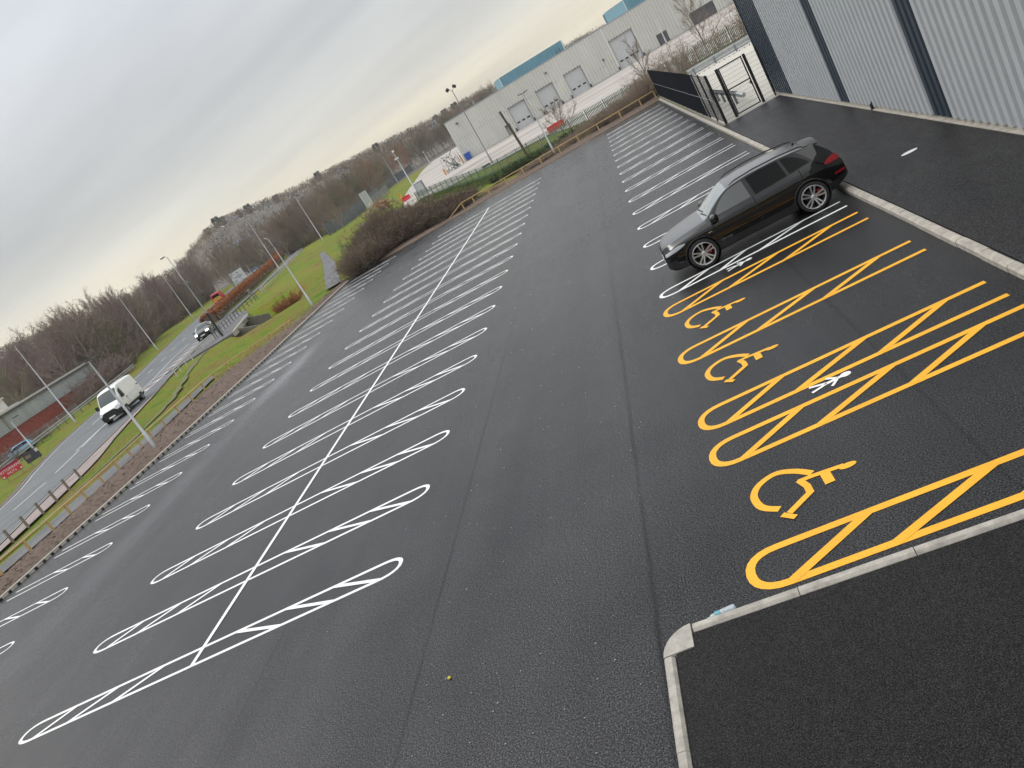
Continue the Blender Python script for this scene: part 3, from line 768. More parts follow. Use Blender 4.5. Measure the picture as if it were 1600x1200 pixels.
# post and wire fence beside the pink footway
t=thing('wire_fence','weathered timber posts strung with wire beside the pinkish footway','fence',(0,0,0))
pp=[(-25.3,20.9),(-25.55,22.45),(-25.85,24.1),(-26.2,25.85),(-26.6,27.6),(-26.95,29.3),(-27.2,30.9)]
for x,y in pp: mb=MB(); mb.box((x,y,.39),(.11,.11,.80)); mb.build('post',M['oldtimber'],t)
for z in (.74,.70):
    mb=MB()
    for a,b in zip(pp,pp[1:]): mb.beam((*a,z),(*b,z),.014,.014)
    mb.build('wire',M['galvdark'],t)
# litter
t=thing('plastic_bottle','crushed clear plastic water bottle with a blue label lying against the kerb','bottle',(10.42,-4.665,.046),R(1))
mb=MB(); mb.lathe((-.02,0,0),(1,0,0),[(0,.040),(.03,.046),(.04,.042),(.06,.046),(.07,.042),(.09,.047),(.10,.043),(.12,.047),(.13,.043),(.15,.046),(.17,.040),(.18,.01)],14); mb.build('bottle_body',mat('clear crinkled plastic',(.42,.48,.52),.2,nscale=40,namt=.25,bscale=60,bstr=.6),t)
mb=MB(); mb.lathe((-.09,0,0),(1,0,0),[(0,.036),(.005,.044),(.07,.0425)],14); mb.build('bottle_label',mat('blue bottle label',(.10,.32,.38),.4),t)
mb=MB(); mb.lathe((-.19,0,-.004),(1,0,0),[(0,.012),(.0,.014),(.03,.014),(.05,.030),(.10,.036)],14); mb.build('bottle_neck',mat('pale clear plastic',(.34,.40,.40),.2),t)
t=thing('crumpled_wrapper','tiny yellow ball of litter on the bare asphalt','litter',(6.62,-3.8,.03))
mb=MB(); mb.lathe((0,0,-.028),(0,0,1),[(0,.010),(.008,.022),(.02,.026),(.035,.017),(.04,.002)],7,False); mb.build('wrapper',mat('yellow plastic',(.60,.50,.03),.5),t)

# ------------------------------------------------------------------ lamp posts and poles
def z_at(x,y): return terr0(x,y)
def mast(name,label,cat,x,y,h,r0=.08,r1=.045,m='galv',group=None,rz=0,base=True):
    t=thing(name,label,cat,(x,y,z_at(x,y)-.05),rz,group)
    mb=MB(); mb.tube([(0,0,0),(0,0,1.2),(0,0,1.25),(0,0,h)],[r0*1.35,r0*1.35,r0,r1],10); mb.build('column',M[m],t)
    if base: mb=MB(); mb.box((0,0,.02),(.34,.34,.05)); mb.build('base_plate',M['galvdark'],t)
    return t
def twin_head(t,h):
    mb=MB(); mb.beam((-.2,0,h+.02),(.2,0,h+.02),.05,.05); mb.build('bracket',M['lampgrey'],t)
    for s in(-1,1):
        mb=MB(); mb.box((s*.30,0,h+.09),(.42,.26,.07)); b=mb.build('lamp_head',M['lampgrey'],t)
        mb=MB(); mb.box((s*.30,0,h+.05),(.34,.2,.02)); mb.build('lens',M['lens'],b)
g='car park lamp posts'
t=mast('lamp_post','galvanised car park lamp post in the bark bed nearest the pink footway','lamp post',-17.95,26.35,5.9,group=g,rz=R(35)); twin_head(t,5.95)
t=mast('lamp_post','galvanised car park lamp post in the bark bed by the grassy bank','lamp post',-18.0,54.7,6.1,group=g,rz=R(20)); twin_head(t,6.15)
mb=MB(); mb.tube([(0,0,6.1),(-.05,0,6.9),(-.3,0,7.15)],.035,6); mb.build('aerial_arm',M['galv'],t)
t=mast('lamp_post','slim car park lamp post behind the timber rail at the far end','lamp post',5.75,66.6,6.3,.07,.04,group=g); twin_head(t,6.3)
def street(label,x,y,h,arm,rz,kind=0,r0=.09):
    t=mast('street_lamp',label,'street lamp',x,y,h,r0,.05,group='street lamps along the road',rz=rz,base=False)
    if kind==0:
        mb=MB(); mb.tube([(0,0,h-.05),(arm*.5,0,h+.15),(arm,0,h+.2)],.035,6); mb.build('arm',M['galv'],t)
        mb=MB(); mb.box((arm+.25,0,h+.2),(.7,.28,.12)); b=mb.build('lamp_head',M['lampgrey'],t)
        mb=MB(); mb.box((arm+.25,0,h+.135),(.5,.2,.03)); mb.build('lens',M['lens'],b)
    elif kind==1:
        mb=MB(); mb.tube([(0,0,h-.05),(arm,0,h+.75)],.04,6); mb.build('arm',M['galv'],t)
        mb=MB(); mb.box((arm+.2,0,h+.82),(.6,.26,.12)); mb.build('lamp_head',M['lampgrey'],t)
    return t
street('tall grey street lamp rising from the verge behind the dark camera pole',-42.4,81.6,11.3,.5,R(160))
street('street lamp beyond the road guard rail beside the brick works',-62.5,75.3,11.4,.5,R(-10))
street('street lamp on the far verge with a long arm leaning over the road',-78.2,122,11.3,1.5,R(-15),1)
street('street lamp standing at the edge of the bare wood past the white van',-96,168,11.6,.6,R(-10))
street('street lamp standing in the hedge reservation',-63.8,154,12.0,.5,R(170))
street('street lamp at the far end of the brown hedge',-58.8,172,11.6,.5,R(170))
street('street lamp with a bent arm past the roundabout sign',-108,232,8.6,2.4,R(15),1)
t=street('short street lamp below the grey works roof at the left edge',-64.1,69,4.3,.4,R(60)); 
street('small street lamp among the bushes at the far left edge',-83,86,3.4,.3,R(60))
street('far street lamp half hidden in the brown wood',-92,300,11,.4,R(0))
street('farthest street lamp above the brown wood',-72,310,11.5,.4,R(0))
t=mast('camera_pole','dark lower section pole with a small camera beside the tall street lamp','camera pole',-40.35,78,7.6,.09,.05,'galvdark')
mb=MB(); mb.tube([(0,0,0),(0,0,3.4)],.13,10); mb.build('painted_base',M['black'],t)
mb=MB(); mb.box((.15,-.1,7.6),(.3,.5,.35)); mb.tube([(0,0,7.6),(0,0,8.1)],.05,6); mb.build('camera',M['galvdark'],t)
def flood(label,x,y,h,m='galvdark'):
    t=mast('floodlight_mast',label,'floodlight',x,y,h,.10,.05,m,group='yard floodlights')
    for s in(-1,1):
        mb=MB(); mb.tube([(0,0,h-.1),(s*.35,0,h+.15)],.03,6); mb.build('bracket',M['lampgrey'],t)
        mb=MB(); q=Matrix.Rotation(s*.6,3,'Y'); mb.box((s*.55,-.05,h+.3),(.50,.35,.42),0,q); b=mb.build('floodlight',M['lampgrey'],t)
        mb=MB(); mb.box((s*.55,-.24,h+.28),(.4,.02,.3),0,q); mb.build('lens',M['darkglass'],b)
    return t
t=flood('tall dark twin floodlight mast at the near end of the factory yard',-5.6,106.1,11.3)
mb=MB(); mb.box((-.9,-.3,.2),(1.0,.5,.4)); mb.build('ballast_box',M['black'],t)
flood('tall twin floodlight mast rising from the scrub near the factory corner door',25.6,140,10.4,'galv')
t=thing('timber_pole','plain leaning timber pole without lamp in front of the factory doors','pole',(2.25,78.0,z_at(2.25,78)-.1))
mb=MB(); mb.tube([(0,0,0),(-.18,0,3),(-.42,0,5.9)],[.15,.14,.12],10); mb.build('pole_shaft',mat('dark mossy timber',(.10,.09,.055),.95,nscale=3,namt=.3),t)
mb=MB(); mb.box((-.42,0,5.95),(.26,.26,.12)); mb.build('pole_cap',M['oldtimber'],t)
t=mast('camera_mast','grey yard camera mast with white cameras on top','camera mast',-22.7,127.9,8.2,.12,.07)
mb=MB(); mb.tube([(0,0,8.1),(-.1,0,8.7)],.06,6); mb.build('stem',M['galv'],t)
mb=MB(); mb.box((.1,-.2,8.6),(.3,.5,.3)); mb.build('camera',M['whitepaint'],t)
mb=MB(); mb.box((0,-.2,7.3),(.75,.25,.22)); mb.build('camera',M['whitepaint'],t)
t=mast('camera_mast','distant camera mast by the dark yard fence','camera mast',-52.5,289,5.2,.11,.07)
mb=MB(); mb.box((0,-.2,5.2),(.5,.3,.3)); mb.build('camera',M['whitepaint'],t)
t=thing('cabinet','grey metal cabinet at the foot of the yard camera mast','cabinet',(-21.4,126.6,z_at(-21.4,126.6)))
mb=MB(); mb.box((0,0,1.1),(1.5,.8,2.3)); mb.build('cabinet_body',M['galvdark'],t); mb=MB(); mb.box((0,-.42,1.1),(1.3,.03,2.0)); mb.build('cabinet_door',M['galv'],t)

# ------------------------------------------------------------------ signs
def board(name,label,cat,x,y,rz,wd,ht,zc,m,posts=(-.35,.35)):
    t=thing(name,label,cat,(x,y,z_at(x,y)),rz)
    mb=MB(); mb.box((0,0,zc),(wd,.05,ht)); b=mb.build('sign_face',m,t)
    for p in posts: mb=MB(); mb.box((p*wd,.06,zc/2+.1),(.07,.07,zc+.2)); mb.build('post',M['galvdark'],t)
    return t,b
FX=Matrix.Rotation(R(90),4,'X')
t,b=board('advert_board','red advertising board with pale lettering on the far verge','sign',-53.4,53.6,R(42),2.0,1.05,.95,mat('red board',(.50,.035,.05),.5))
b.location=(0,0,0)
mb=MB(); mb.box((-.05,-.030,1.36),(1.95,.012,.20)); mb.build('dark_band',mat('crimson band',(.26,.012,.07),.5),t)
text_mesh('MOTORRANZ',.36,M['whitepaint'],'lettering',t,Matrix.Translation((0,-.034,1.06))@FX)
text_mesh('MOTs',.34,M['whitepaint'],'lettering',t,Matrix.Translation((0,-.034,.68))@FX)
for sx in(-.85,.85):
    mb=MB(); mb.box((sx,-.03,.58),(.16,.012,.14)); mb.build('logo_spot',M['whitepaint'],t)
t,b=board('advert_board','dark advertising board with pale corner patches beside the red board','sign',-51.6,54.9,R(42),1.45,1.05,.98,mat('dark board',(.045,.042,.055),.5))
mb=MB(); mb.box((-.35,-.03,1.05),(.5,.012,.3)); mb.build('picture_patch',mat('tan patch',(.22,.17,.12),.6),t)
mb=MB(); mb.box((.6,-.03,1.25),(.3,.012,.35)); mb.build('corner_patch',M['roofpale'],t)
t,b=board('direction_sign','white roundabout direction sign at the edge of the bare wood','road sign',-99.4,206.3,R(28),3.9,3.1,2.6,M['whitepaint'])
mb=MB()
strip3=lambda pts,w:[mb.beam((a[0],-.04,a[1]),(b_[0],-.04,b_[1]),.02,w) for a,b_ in zip(pts,pts[1:])]
strip3([(.3+.35*cos(a),2.35+.35*sin(a)) for a in [2*pi*i/16 for i in range(17)]],.12)
strip3([(.3,2.0),(.3,1.3)],.16); strip3([(.3,2.7),(.3,3.4)],.16); strip3([(-.05,2.35),(-1.2,2.35)],.14); strip3([(.65,2.35),(1.4,2.35)],.12); strip3([(.1,3.3),(.3,3.6),(.5,3.3)],.12)
mb.build('route_symbol',M['darkglass'],t)
mb=MB(); mb.box((-1.2,-.035,1.5),(1.1,.015,.5)); mb.build('text_panel',mat('grey sign panel',(.45,.47,.55),.5),t)
t,b=board('name_sign','small blue grey sign at the foot of the bent lamp','road sign',-105,229,R(25),2.2,.8,1.5,mat('blue grey sign',(.22,.26,.36),.5))
t,b=board('sign_panel','tall narrow galvanised sign back by the log heap','sign',-52.5,198,R(5),2.0,4.3,2.6,M['galv'])
mb=MB(); mb.beam((-.95,-.05,.5),(-.95,-.05,4.7),.12,.1); mb.beam((.95,-.05,.5),(.95,-.05,4.7),.12,.1); mb.build('edge_rail',M['whitepaint'],t)
mb=MB(); mb.lathe((.1,-.06,1.2),(0,1,0),[(0,.28),(.02,.28)],14); mb.face([(.1+.27*cos(a),-.065,1.2+.27*sin(a)) for a in [2*pi*i/14 for i in range(14)]]); mb.build('round_plate',M['whitepaint'],t)
t=thing('keep_left_bollard','yellow and white traffic bollard on the tip of the hedge reservation','bollard',(-55.4,103.2,z_at(-55.4,103.2)))
mb=MB(); mb.tube([(0,0,0),(0,0,.9),(0,0,1.0)],[.22,.2,.05],10); mb.build('bollard_body',M['whitepaint'],t)
mb=MB(); mb.box((0,-.24,.62),(.5,.04,.5)); mb.build('sign_plate',mat('yellow plate',(.65,.50,.04),.5),t)
# ------------------------------------------------------------------ vehicles
def pchip(pts):
    X=[p[0] for p in pts];Y=[p[1] for p in pts];n=len(X)
    h=[X[i+1]-X[i] for i in range(n-1)];d=[(Y[i+1]-Y[i])/h[i] for i in range(n-1)]
    m=[d[0]]+[0 if d[i-1]*d[i]<=0 else 2*d[i-1]*d[i]/(d[i-1]+d[i]) for i in range(1,n-1)]+[d[-1]]
    def f(x):
        if x<=X[0]: return Y[0]
        if x>=X[-1]: return Y[-1]
        i=0
        while x>X[i+1]: i+=1
        t=(x-X[i])/h[i]
        return (1+2*t)*(1-t)**2*Y[i]+t*(1-t)**2*h[i]*m[i]+t*t*(3-2*t)*Y[i+1]+t*t*(t-1)*h[i]*m[i+1]
    return f
SEG=[2,2,2,4,4,4,12,4,4,3]
def patch(root,P,name,lower,upper,side,m,off=.006,nu=24,nv=8,par=None):
    """pane or lamp laid on the body side: outline given in side view (x,z), bent onto the shell"""
    F=P['F']
    def ring(x):
        wd=F['w'](x);zb=F['zb'](x);zt=F['zt'](x);zbelt=min(F['belt'](x),zt-.05);wb=F['wb'](x);wr=F['wr'](x);zr=max(zt-F['rd'](x),zbelt+.01);zsh=min(F['sh'](x),zbelt-.04)
        K=[Vector(k) for k in ((wd*.955,zb+.05),(wd*.985,zb+.32*(zsh-zb)),(wd,zb+.66*(zsh-zb)),(wd*.985,zsh),(wb,zbelt),(wr,zr),(wr*.74,zr+.62*(zt-zr)),(0,zt))]
        out=[]
        for s in range(7):
            a=K[max(s-1,0)];b=K[s];c=K[s+1];d=K[min(s+2,7)]
            for q in range(8):
                t=q/8
                if s==4: p=b.lerp(c,t)
                else:
                    if s==3: d=c+(c-b)
                    if s==5: a=b-(c-b)
                    p=.5*((2*b)+(c-a)*t+(2*a-5*b+4*c-d)*t*t+(3*b-a-3*c+d)*t*t*t)
                out.append(p)
        out.append(K[7]); return out
    def ys(x,z):
        r=ring(x)
        for a,b in zip(r,r[1:]):
            if a.y<=z<=b.y: return a.x+(b.x-a.x)*(z-a.y)/max(1e-6,b.y-a.y)
        return r[-1].x if z>r[-1].y else r[0].x
    A=smooth_poly(lower,nu) if len(lower)>2 else [Vector(lower[0]).lerp(Vector(lower[1]),i/(nu-1)) for i in range(nu)]
    B=smooth_poly(upper,nu) if len(upper)>2 else [Vector(upper[0]).lerp(Vector(upper[1]),i/(nu-1)) for i in range(nu)]
    mb=MB();vs=[];fs=[]
    for i in range(nu):
        for j in range(nv+1):
            p=A[i].lerp(B[i],j/nv); vs.append((p.x,side*(ys(p.x,p.y)+off),p.y+off*.4))
    for i in range(nu-1):
        for j in range(nv):
            k=i*(nv+1)+j; f=(k,k+nv+1,k+nv+2,k+1); fs.append(f if side<0 else tuple(reversed(f)))
    mb.add(vs,fs,True); return mb.build(name,m,par or root)
def loft(root,P,mats):
    """body shell from cross sections; the classifier splits it into panels, panes and lamps"""
    F={k:pchip(v) for k,v in P['c'].items()}; Lh=P['L']; P['F']=F
    xs=[];x=0.
    while x<Lh:
        xs.append(x); x+=.010 if (x<.12 or x>Lh-.12) else P.get('dx',.025)
    xs.append(Lh)
    rings=[];info=None
    for x in xs:
        wd=F['w'](x);zb=F['zb'](x);zt=F['zt'](x);zbelt=min(F['belt'](x),zt-.05);wb=F['wb'](x);wr=F['wr'](x);zr=max(zt-F['rd'](x),zbelt+.01);zsh=min(F['sh'](x),zbelt-.04)
        K=[(0,zb),(wd*.84,zb),(wd*.955,zb+.05),(wd*.985,zb+.32*(zsh-zb)),(wd,zb+.66*(zsh-zb)),(wd*.985,zsh),(wb,zbelt),(wr,zr),(wr*.74,zr+.62*(zt-zr)),(wr*.38,zr+.92*(zt-zr)),(0,zt)]
        K=[Vector(k) for k in K]; half=[];inf=[]
        for s in range(10):
            a=K[max(s-1,0)];b=K[s];c=K[s+1];d=K[min(s+2,10)]
            for q in range(SEG[s]):
                t=q/SEG[s]
                if s in(0,1,6): p=b.lerp(c,t)
                else:
                    if s in(5,): d=c+(c-b)
                    if s in(7,): a=b-(c-b)
                    p=.5*((2*b)+(c-a)*t+(2*a-5*b+4*c-d)*t*t+(3*b-a-3*c+d)*t*t*t)
                half.append(p);inf.append((s,(q+.5)/SEG[s]))
        half.append(K[10])
        n=len(half)
        ring=[(x,-p.x,p.y) for p in half]+[(x,p.x,p.y) for p in reversed(half[:-1])]
        rings.append(ring)
        info=inf+list(reversed(inf))
    nr=len(rings[0]); V=[p for r in rings for p in r]
    V=[list(p) for p in V]
    # round the wheel openings
    Ra=P['arch']
    for p in V:
        if abs(p[1])>P['archw']:
            for wx,wz in P['wheels']:
                dx,dz=p[0]-wx,p[2]-wz; r=math.hypot(dx,dz)
                if abs(r-Ra)<.016 and r>0: p[0]=wx+dx/r*Ra;p[2]=wz+dz/r*Ra
    G={}
    def put(key,f): G.setdefault(key,[]).append(f)
    for i in range(len(xs)-1):
        for j in range(nr-1):
            f=(i*nr+j,i*nr+j+1,(i+1)*nr+j+1,(i+1)*nr+j)
            c=[sum(V[q][k] for q in f)/4 for k in range(3)]
            s,t=info[j]
            if s<=4 and abs(c[1])>P['archw'] and any(math.hypot(c[0]-wx,c[2]-wz)<Ra for wx,wz in P['wheels']): continue
            key=P['cls'](c[0],s,t,c[1],c[2])
            if key: put(key,f)
    for key,i in ((P['caps'][0],0),(P['caps'][1],len(xs)-1)):
        f=list(range(i*nr,(i+1)*nr)); put(key,tuple(f if i==0 else reversed(f)))
    objs={}
    order=sorted(G,key=lambda k:(k[0]!='body',k))
    for key in order:
        mb=MB(); idx={};vs=[];fs=[]
        for f in G[key]:
            g=[]
            for q in f:
                if q not in idx: idx[q]=len(vs);vs.append(tuple(V[q]))
                g.append(idx[q])
            fs.append(tuple(reversed(g)))
        mb.add(vs,fs,True)
        nm=key[0]; par=root
        if key[0] in P.get('child',{}) : par=objs.get(P['child'][key[0]],root)
        o=mb.build(nm,mats[P['m'][nm]],par); objs.setdefault(nm,o)
    return objs
def wheel(root,x,y,z,r,wd,rimr,side,mats,spokes=5,caliper=True,detail=True,ang=0):
    """side: -1 faces -y"""
    o=side
    mb=MB(); mb.lathe((x,y,z),(0,o,0),[(-wd*.15,.04),(-wd*.1,rimr*.62),(-.02,rimr*.62),(-.015,.05)],20); w=mb.build('wheel',mats['disc'],root)
    mb=MB(); mb.lathe((x,y,z),(0,o,0),[(-wd/2,rimr),(-wd/2,r*.9),(-wd*.42,r*.985),(-wd*.3,r),(wd*.3,r),(wd*.42,r*.985),(wd*.5,r*.93),(wd*.5,rimr*1.04),(wd*.46,rimr*1.0)],36); mb.build('tyre',mats['tyre'],w)
    mb=MB(); mb.lathe((x,y,z),(0,o,0),[(wd*.50,rimr*1.03),(wd*.52,rimr*1.0),(wd*.50,rimr*.95),(wd*.36,rimr*.93),(-wd*.4,rimr*.9)],36)
    c=Vector((x,y,z))
    for k in range(spokes):
        a=2*pi*k/spokes+ang
        for e in((-1,1) if detail else (0,)):
            a0=a+e*.30;a1=a+e*.20
            p0=c+Vector((cos(a0)*.05,o*wd*.36,sin(a0)*.05)); p1=c+Vector((cos(a1)*rimr*.96,o*wd*.47,sin(a1)*rimr*.96))
            mb.beam(p0,p1,rimr*(.125 if detail else .2),.03,up=(0,o,0))
        for e in((-1,1) if detail else (0,)): mb.beam(c+Vector((cos(a+e*.19)*rimr*.80,o*wd*.455,sin(a+e*.19)*rimr*.80)),c+Vector((cos(a+e*.20)*rimr*.97,o*wd*.475,sin(a+e*.20)*rimr*.97)),rimr*.16,.024,up=(0,o,0))
    mb.lathe((x,y+o*wd*.33,z),(0,o,0),[(0,.07),(.02,.07),(.03,.04),(.031,.0)],18)
    mb.build('rim',mats['rim'],w)
    if caliper:
        mb=MB(); mb.box((x+.17,y+o*.0,z+.02),(.07,.09,.19)); mb.build('brake_caliper',mats['caliper'],w)
    return w
VM={'tyre':mat('tyre rubber',(.018,.018,.019),.8,nscale=20,namt=.2),'rim':mat('machined alloy',(.62,.63,.65),.28,metal=.9),'disc':mat('brake disc',(.05,.05,.052),.5,metal=.6),
 'caliper':mat('red brake caliper',(.35,.012,.012),.4),
 'glass':mat('tinted glass',(.003,.0034,.004),.04,spec=.12),'screen':mat('windscreen glass',(.20,.235,.24),.05,spec=1.0,coat=1.0),
 'trim':mat('black trim',(.010,.010,.011),.45),'lamp':mat('clear lamp',(.46,.48,.50),.10,spec=.9),'tail':mat('red lamp glass',(.30,.008,.012),.15),
 'plate':mat('number plate',(.75,.75,.74),.5),'chrome':mat('bright trim',(.6,.61,.62),.2,metal=1),'liner':mat('wheel arch liner',(.006,.006,.006),.9),'seam':mat('shut line',(.004,.004,.004),.8),
 'lit':mat('lit headlamp',(.9,.9,.88),.2,emit=(1,.97,.9),estr=2.5)}
bk=mat('black car paint',(.0012,.0012,.0014),.05,spec=.62); VM['paint_black']=bk; VM['frontglass']=mat('front door glass',(.030,.036,.036),.04,spec=.9)
# rain droplets sitting on the upward faces
t_,N_,L_=nt(bk); b_=bsdf(bk); tcn=N_.new('ShaderNodeTexCoord'); vo=N_.new('ShaderNodeTexVoronoi'); vo.inputs['Scale'].default_value=85; L_.new(tcn.outputs['Object'],vo.inputs['Vector'])
dr=ramp(N_,L_,vo.outputs['Distance'],[(.0,(1,1,1)),(.42,(0,0,0))]); ge=N_.new('ShaderNodeNewGeometry'); sx=N_.new('ShaderNodeSeparateXYZ'); L_.new(ge.outputs['Normal'],sx.inputs[0])
up=mathn(N_,L_,'MULTIPLY',mathn(N_,L_,'SUBTRACT',sx.outputs[2],.70,True),5.0,True)
bp=N_.new('ShaderNodeBump'); bp.inputs['Distance'].default_value=.006; L_.new(mathn(N_,L_,'MULTIPLY',up,.30),bp.inputs['Strength']); L_.new(dr,bp.inputs['Height'])
L_.new(bp.outputs['Normal'],b_.inputs['Normal'])
# film of rain water on the bonnet and roof
L_.new(up,b_.inputs['Coat Weight']); b_.inputs['Coat Roughness'].default_value=.28; b_.inputs['Coat IOR'].default_value=1.75
L_.new(mathn(N_,L_,'ADD',mathn(N_,L_,'MULTIPLY',up,.14),.05),b_.inputs['Roughness'])

# --- black SUV
Ls=4.72
def cls_suv(x,s,t,y,z):
    ay=abs(y); sd='r' if y>0 else 'l'
    if s<=1: return ('underbody',)
    if x<.13 and .34<z<.74 and ay<.56: return ('grille',)
    if x<.26 and .30<z<.52 and ay>.58: return ('air_intake',sd)
    if s>=6 and x>1.26 and x<2.06 and s>=7 and not (s==7 and t<.30): 
        return ('windscreen',)
    if x>4.26 and x<4.54 and s>=7 and not(s==7 and t<.35): return ('rear_window',)
    if s==2 or z<.30: return ('sill',sd,0 if x<.92 else 1 if x<3.76 else 2)
    if 3<=s<=6 or (s==7 and False):
        lo=.36
        if z>lo:
            rear_cut=3.72 if z>.80 else 3.72-.55*(.80-z)/.45
            if 1.40<x<2.53:
                if x<1.412+.0 or 2.52<x: return ('shut_line',)
                return ('front_door',sd) if z<1.06 and s<6 else ('body',)
            if 2.53<=x<rear_cut:
                if x>rear_cut-.02: return ('shut_line',)
                return ('rear_door',sd) if z<1.09 and s<6 else ('body',)
    return ('body',)
suv_c={'w':[(0,.55),(.05,.68),(.14,.80),(.3,.875),(.55,.92),(.9,.945),(1.5,.945),(2.6,.94),(3.4,.945),(3.9,.95),(4.25,.925),(4.5,.86),(4.64,.79),(4.72,.70)],
 'zb':[(0,.30),(.2,.22),(.9,.21),(3.7,.21),(4.3,.27),(4.72,.42)],
 'zt':[(0,.82),(.06,.88),(.18,.945),(.4,1.00),(.8,1.06),(1.15,1.10),(1.26,1.115),(1.55,1.30),(1.85,1.485),(2.06,1.575),(2.3,1.62),(2.7,1.65),(3.2,1.645),(3.7,1.61),(4.1,1.555),(4.24,1.53),(4.36,1.42),(4.50,1.24),(4.58,1.13),(4.65,1.05),(4.70,.92),(4.72,.72)],
 'belt':[(0,.74),(.3,.88),(.7,.96),(1.2,1.02),(1.5,1.035),(2.5,1.065),(3.4,1.105),(4.0,1.15),(4.4,1.10),(4.72,1.0)],
 'wb':[(0,.50),(.1,.66),(.3,.77),(.7,.83),(1.2,.85),(2.0,.875),(3.0,.875),(3.8,.865),(4.3,.83),(4.6,.74),(4.72,.62)],
 'wr':[(0,.44),(.1,.58),(.3,.68),(.7,.745),(1.2,.775),(1.35,.765),(2.0,.655),(2.6,.640),(3.4,.62),(4.1,.575),(4.3,.60),(4.5,.66),(4.62,.64),(4.72,.55)],
 'rd':[(0,.035),(1.2,.030),(1.6,.045),(2.1,.065),(3.0,.070),(4.1,.065),(4.5,.03),(4.72,.03)],
 'sh':[(0,.66),(.4,.84),(1.0,.90),(2.0,.90),(3.4,.93),(4.2,.96),(4.72,.85)]}
car=thing('suv','black sports utility car reversed into a bay with its tail over the kerb','car',(11.355,9.32,0),0)
car.scale=(1.025,1.0,1.0)
wz=.375
P=dict(L=Ls,c=suv_c,cls=cls_suv,wheels=[(.92,wz),(3.76,wz)],arch=.425,archw=.62,caps=(('grille',),('rear_bumper',)),dx=.02,
 m=dict(body='paint_black',underbody='liner',grille='trim',air_intake='trim',windscreen='screen',rear_window='glass',sill='trim',shut_line='seam',front_door='paint_black',rear_door='paint_black',rear_bumper='paint_black'),
 child={})
ob=loft(car,P,VM)
belt=lambda x:P['F']['belt'](x)
for sd in(-1,1):
    fd=[o for o in car.children if o.name.startswith('front_door')][0 if sd<0 else -1]; rd_=[o for o in car.children if o.name.startswith('rear_door')][0 if sd<0 else -1]
    patch(car,P,'window_surround',[(1.36,belt(1.36)+.012),(2.2,belt(2.2)+.008),(3.1,belt(3.1)+.008),(4.06,belt(4.06)+.012)],[(1.40,belt(1.36)+.035),(1.62,1.27),(1.98,1.485),(2.3,1.545),(2.7,1.575),(3.2,1.575),(3.6,1.545),(3.86,1.46),(4.08,belt(4.06)+.03)],sd,VM['trim'],.003,60,10)
    patch(car,P,'front_side_window',[(1.50,belt(1.5)+.035),(2.0,belt(2.0)+.03),(2.48,belt(2.48)+.03)],[(1.56,belt(1.56)+.085),(1.75,1.31),(2.02,1.465),(2.25,1.51),(2.44,1.53)],sd,VM['frontglass'],.007,40,8,fd)
    patch(car,P,'rear_side_window',[(2.60,belt(2.6)+.03),(3.0,belt(3)+.03),(3.42,belt(3.42)+.03)],[(2.55,1.54),(2.8,1.553),(3.1,1.555),(3.36,1.54)],sd,VM['glass'],.007,30,8,rd_)
    patch(car,P,'quarter_window',[(3.49,belt(3.49)+.03),(3.75,belt(3.75)+.03),(3.98,belt(3.98)+.03)],[(3.43,1.53),(3.6,1.50),(3.74,1.43),(3.86,1.34),(3.99,belt(3.98)+.05)],sd,VM['glass'],.007,24,8)
    patch(car,P,'headlight',[(.045,.66),(.20,.705),(.40,.745),(.60,.800)],[(.06,.735),(.22,.795),(.42,.845),(.62,.835)],sd,VM['lamp'],.008,26,6)
    patch(car,P,'tail_light',[(4.28,.955),(4.42,.93),(4.60,.925),(4.685,.93)],[(4.26,.985),(4.40,1.055),(4.56,1.065),(4.645,1.035)],sd,VM['tail'],.008,26,6)
    patch(car,P,'rear_reflector',[(4.40,.615),(4.66,.60)],[(4.40,.66),(4.67,.665)],sd,VM['tail'],.008,14,3)
for wx in(.92,3.76):
    for sd in(-1,1):
        wheel(car,wx,sd*.835,wz,wz,.255,.285,sd,VM,ang=.35 if wx<2 else .1)
        mb=MB(); mb.lathe((wx,sd*.60,wz),(0,sd,0),[(0,.05),(0,.424),(.30,.426)],28); mb.build('wheel_arch',VM['liner'],car)
        mb=MB(); mb.tube([(wx+.432*cos(a),sd*(.93 if wx<2 else .945),wz+.432*sin(a)) for a in [R(-12)+R(204)*i/28 for i in range(29)]],.020,6); mb.build('arch_lip',VM['trim'],car)
for sd in(-1,1):
    mb=MB(); mb.tube([(2.15,sd*.665,1.575),(2.3,sd*.675,1.625),(2.8,sd*.665,1.655),(3.4,sd*.645,1.64),(3.9,sd*.62,1.59),(4.02,sd*.605,1.555)],[.012,.017,.018,.018,.017,.012],8); mb.build('roof_rail',VM['trim'],car)
    mb=MB(); mb.tube([(1.52,sd*.90,1.03),(1.50,sd*1.0,1.06)],.03,6); mb.lathe((1.47,sd*.945,1.10),(0,sd,0),[(0,.03),(.03,.085),(.08,.100),(.17,.098),(.22,.07),(.235,.0)],16); mi=mb.build('door_mirror',bk,car)
    mb=MB(); mb.box((1.565,sd*1.055,1.10),(.03,.17,.12)); mb.build('mirror_glass',VM['glass'],mi)
    for hx in(2.26,3.30):
        mb=MB(); mb.tube([(hx,sd*.955,.905),(hx+.03,sd*.972,.91),(hx+.18,sd*.972,.915),(hx+.21,sd*.955,.92)],.014,6); mb.build('door_handle',VM['trim'],car)
    mb=MB(); mb.box((1.27,sd*.945,.80),(.09,.012,.028)); mb.build('wing_badge',VM['chrome'],car)
mb=MB(); mb.box((-.012,0,.52),(.02,.52,.115)); mb.build('number_plate',VM['plate'],car)
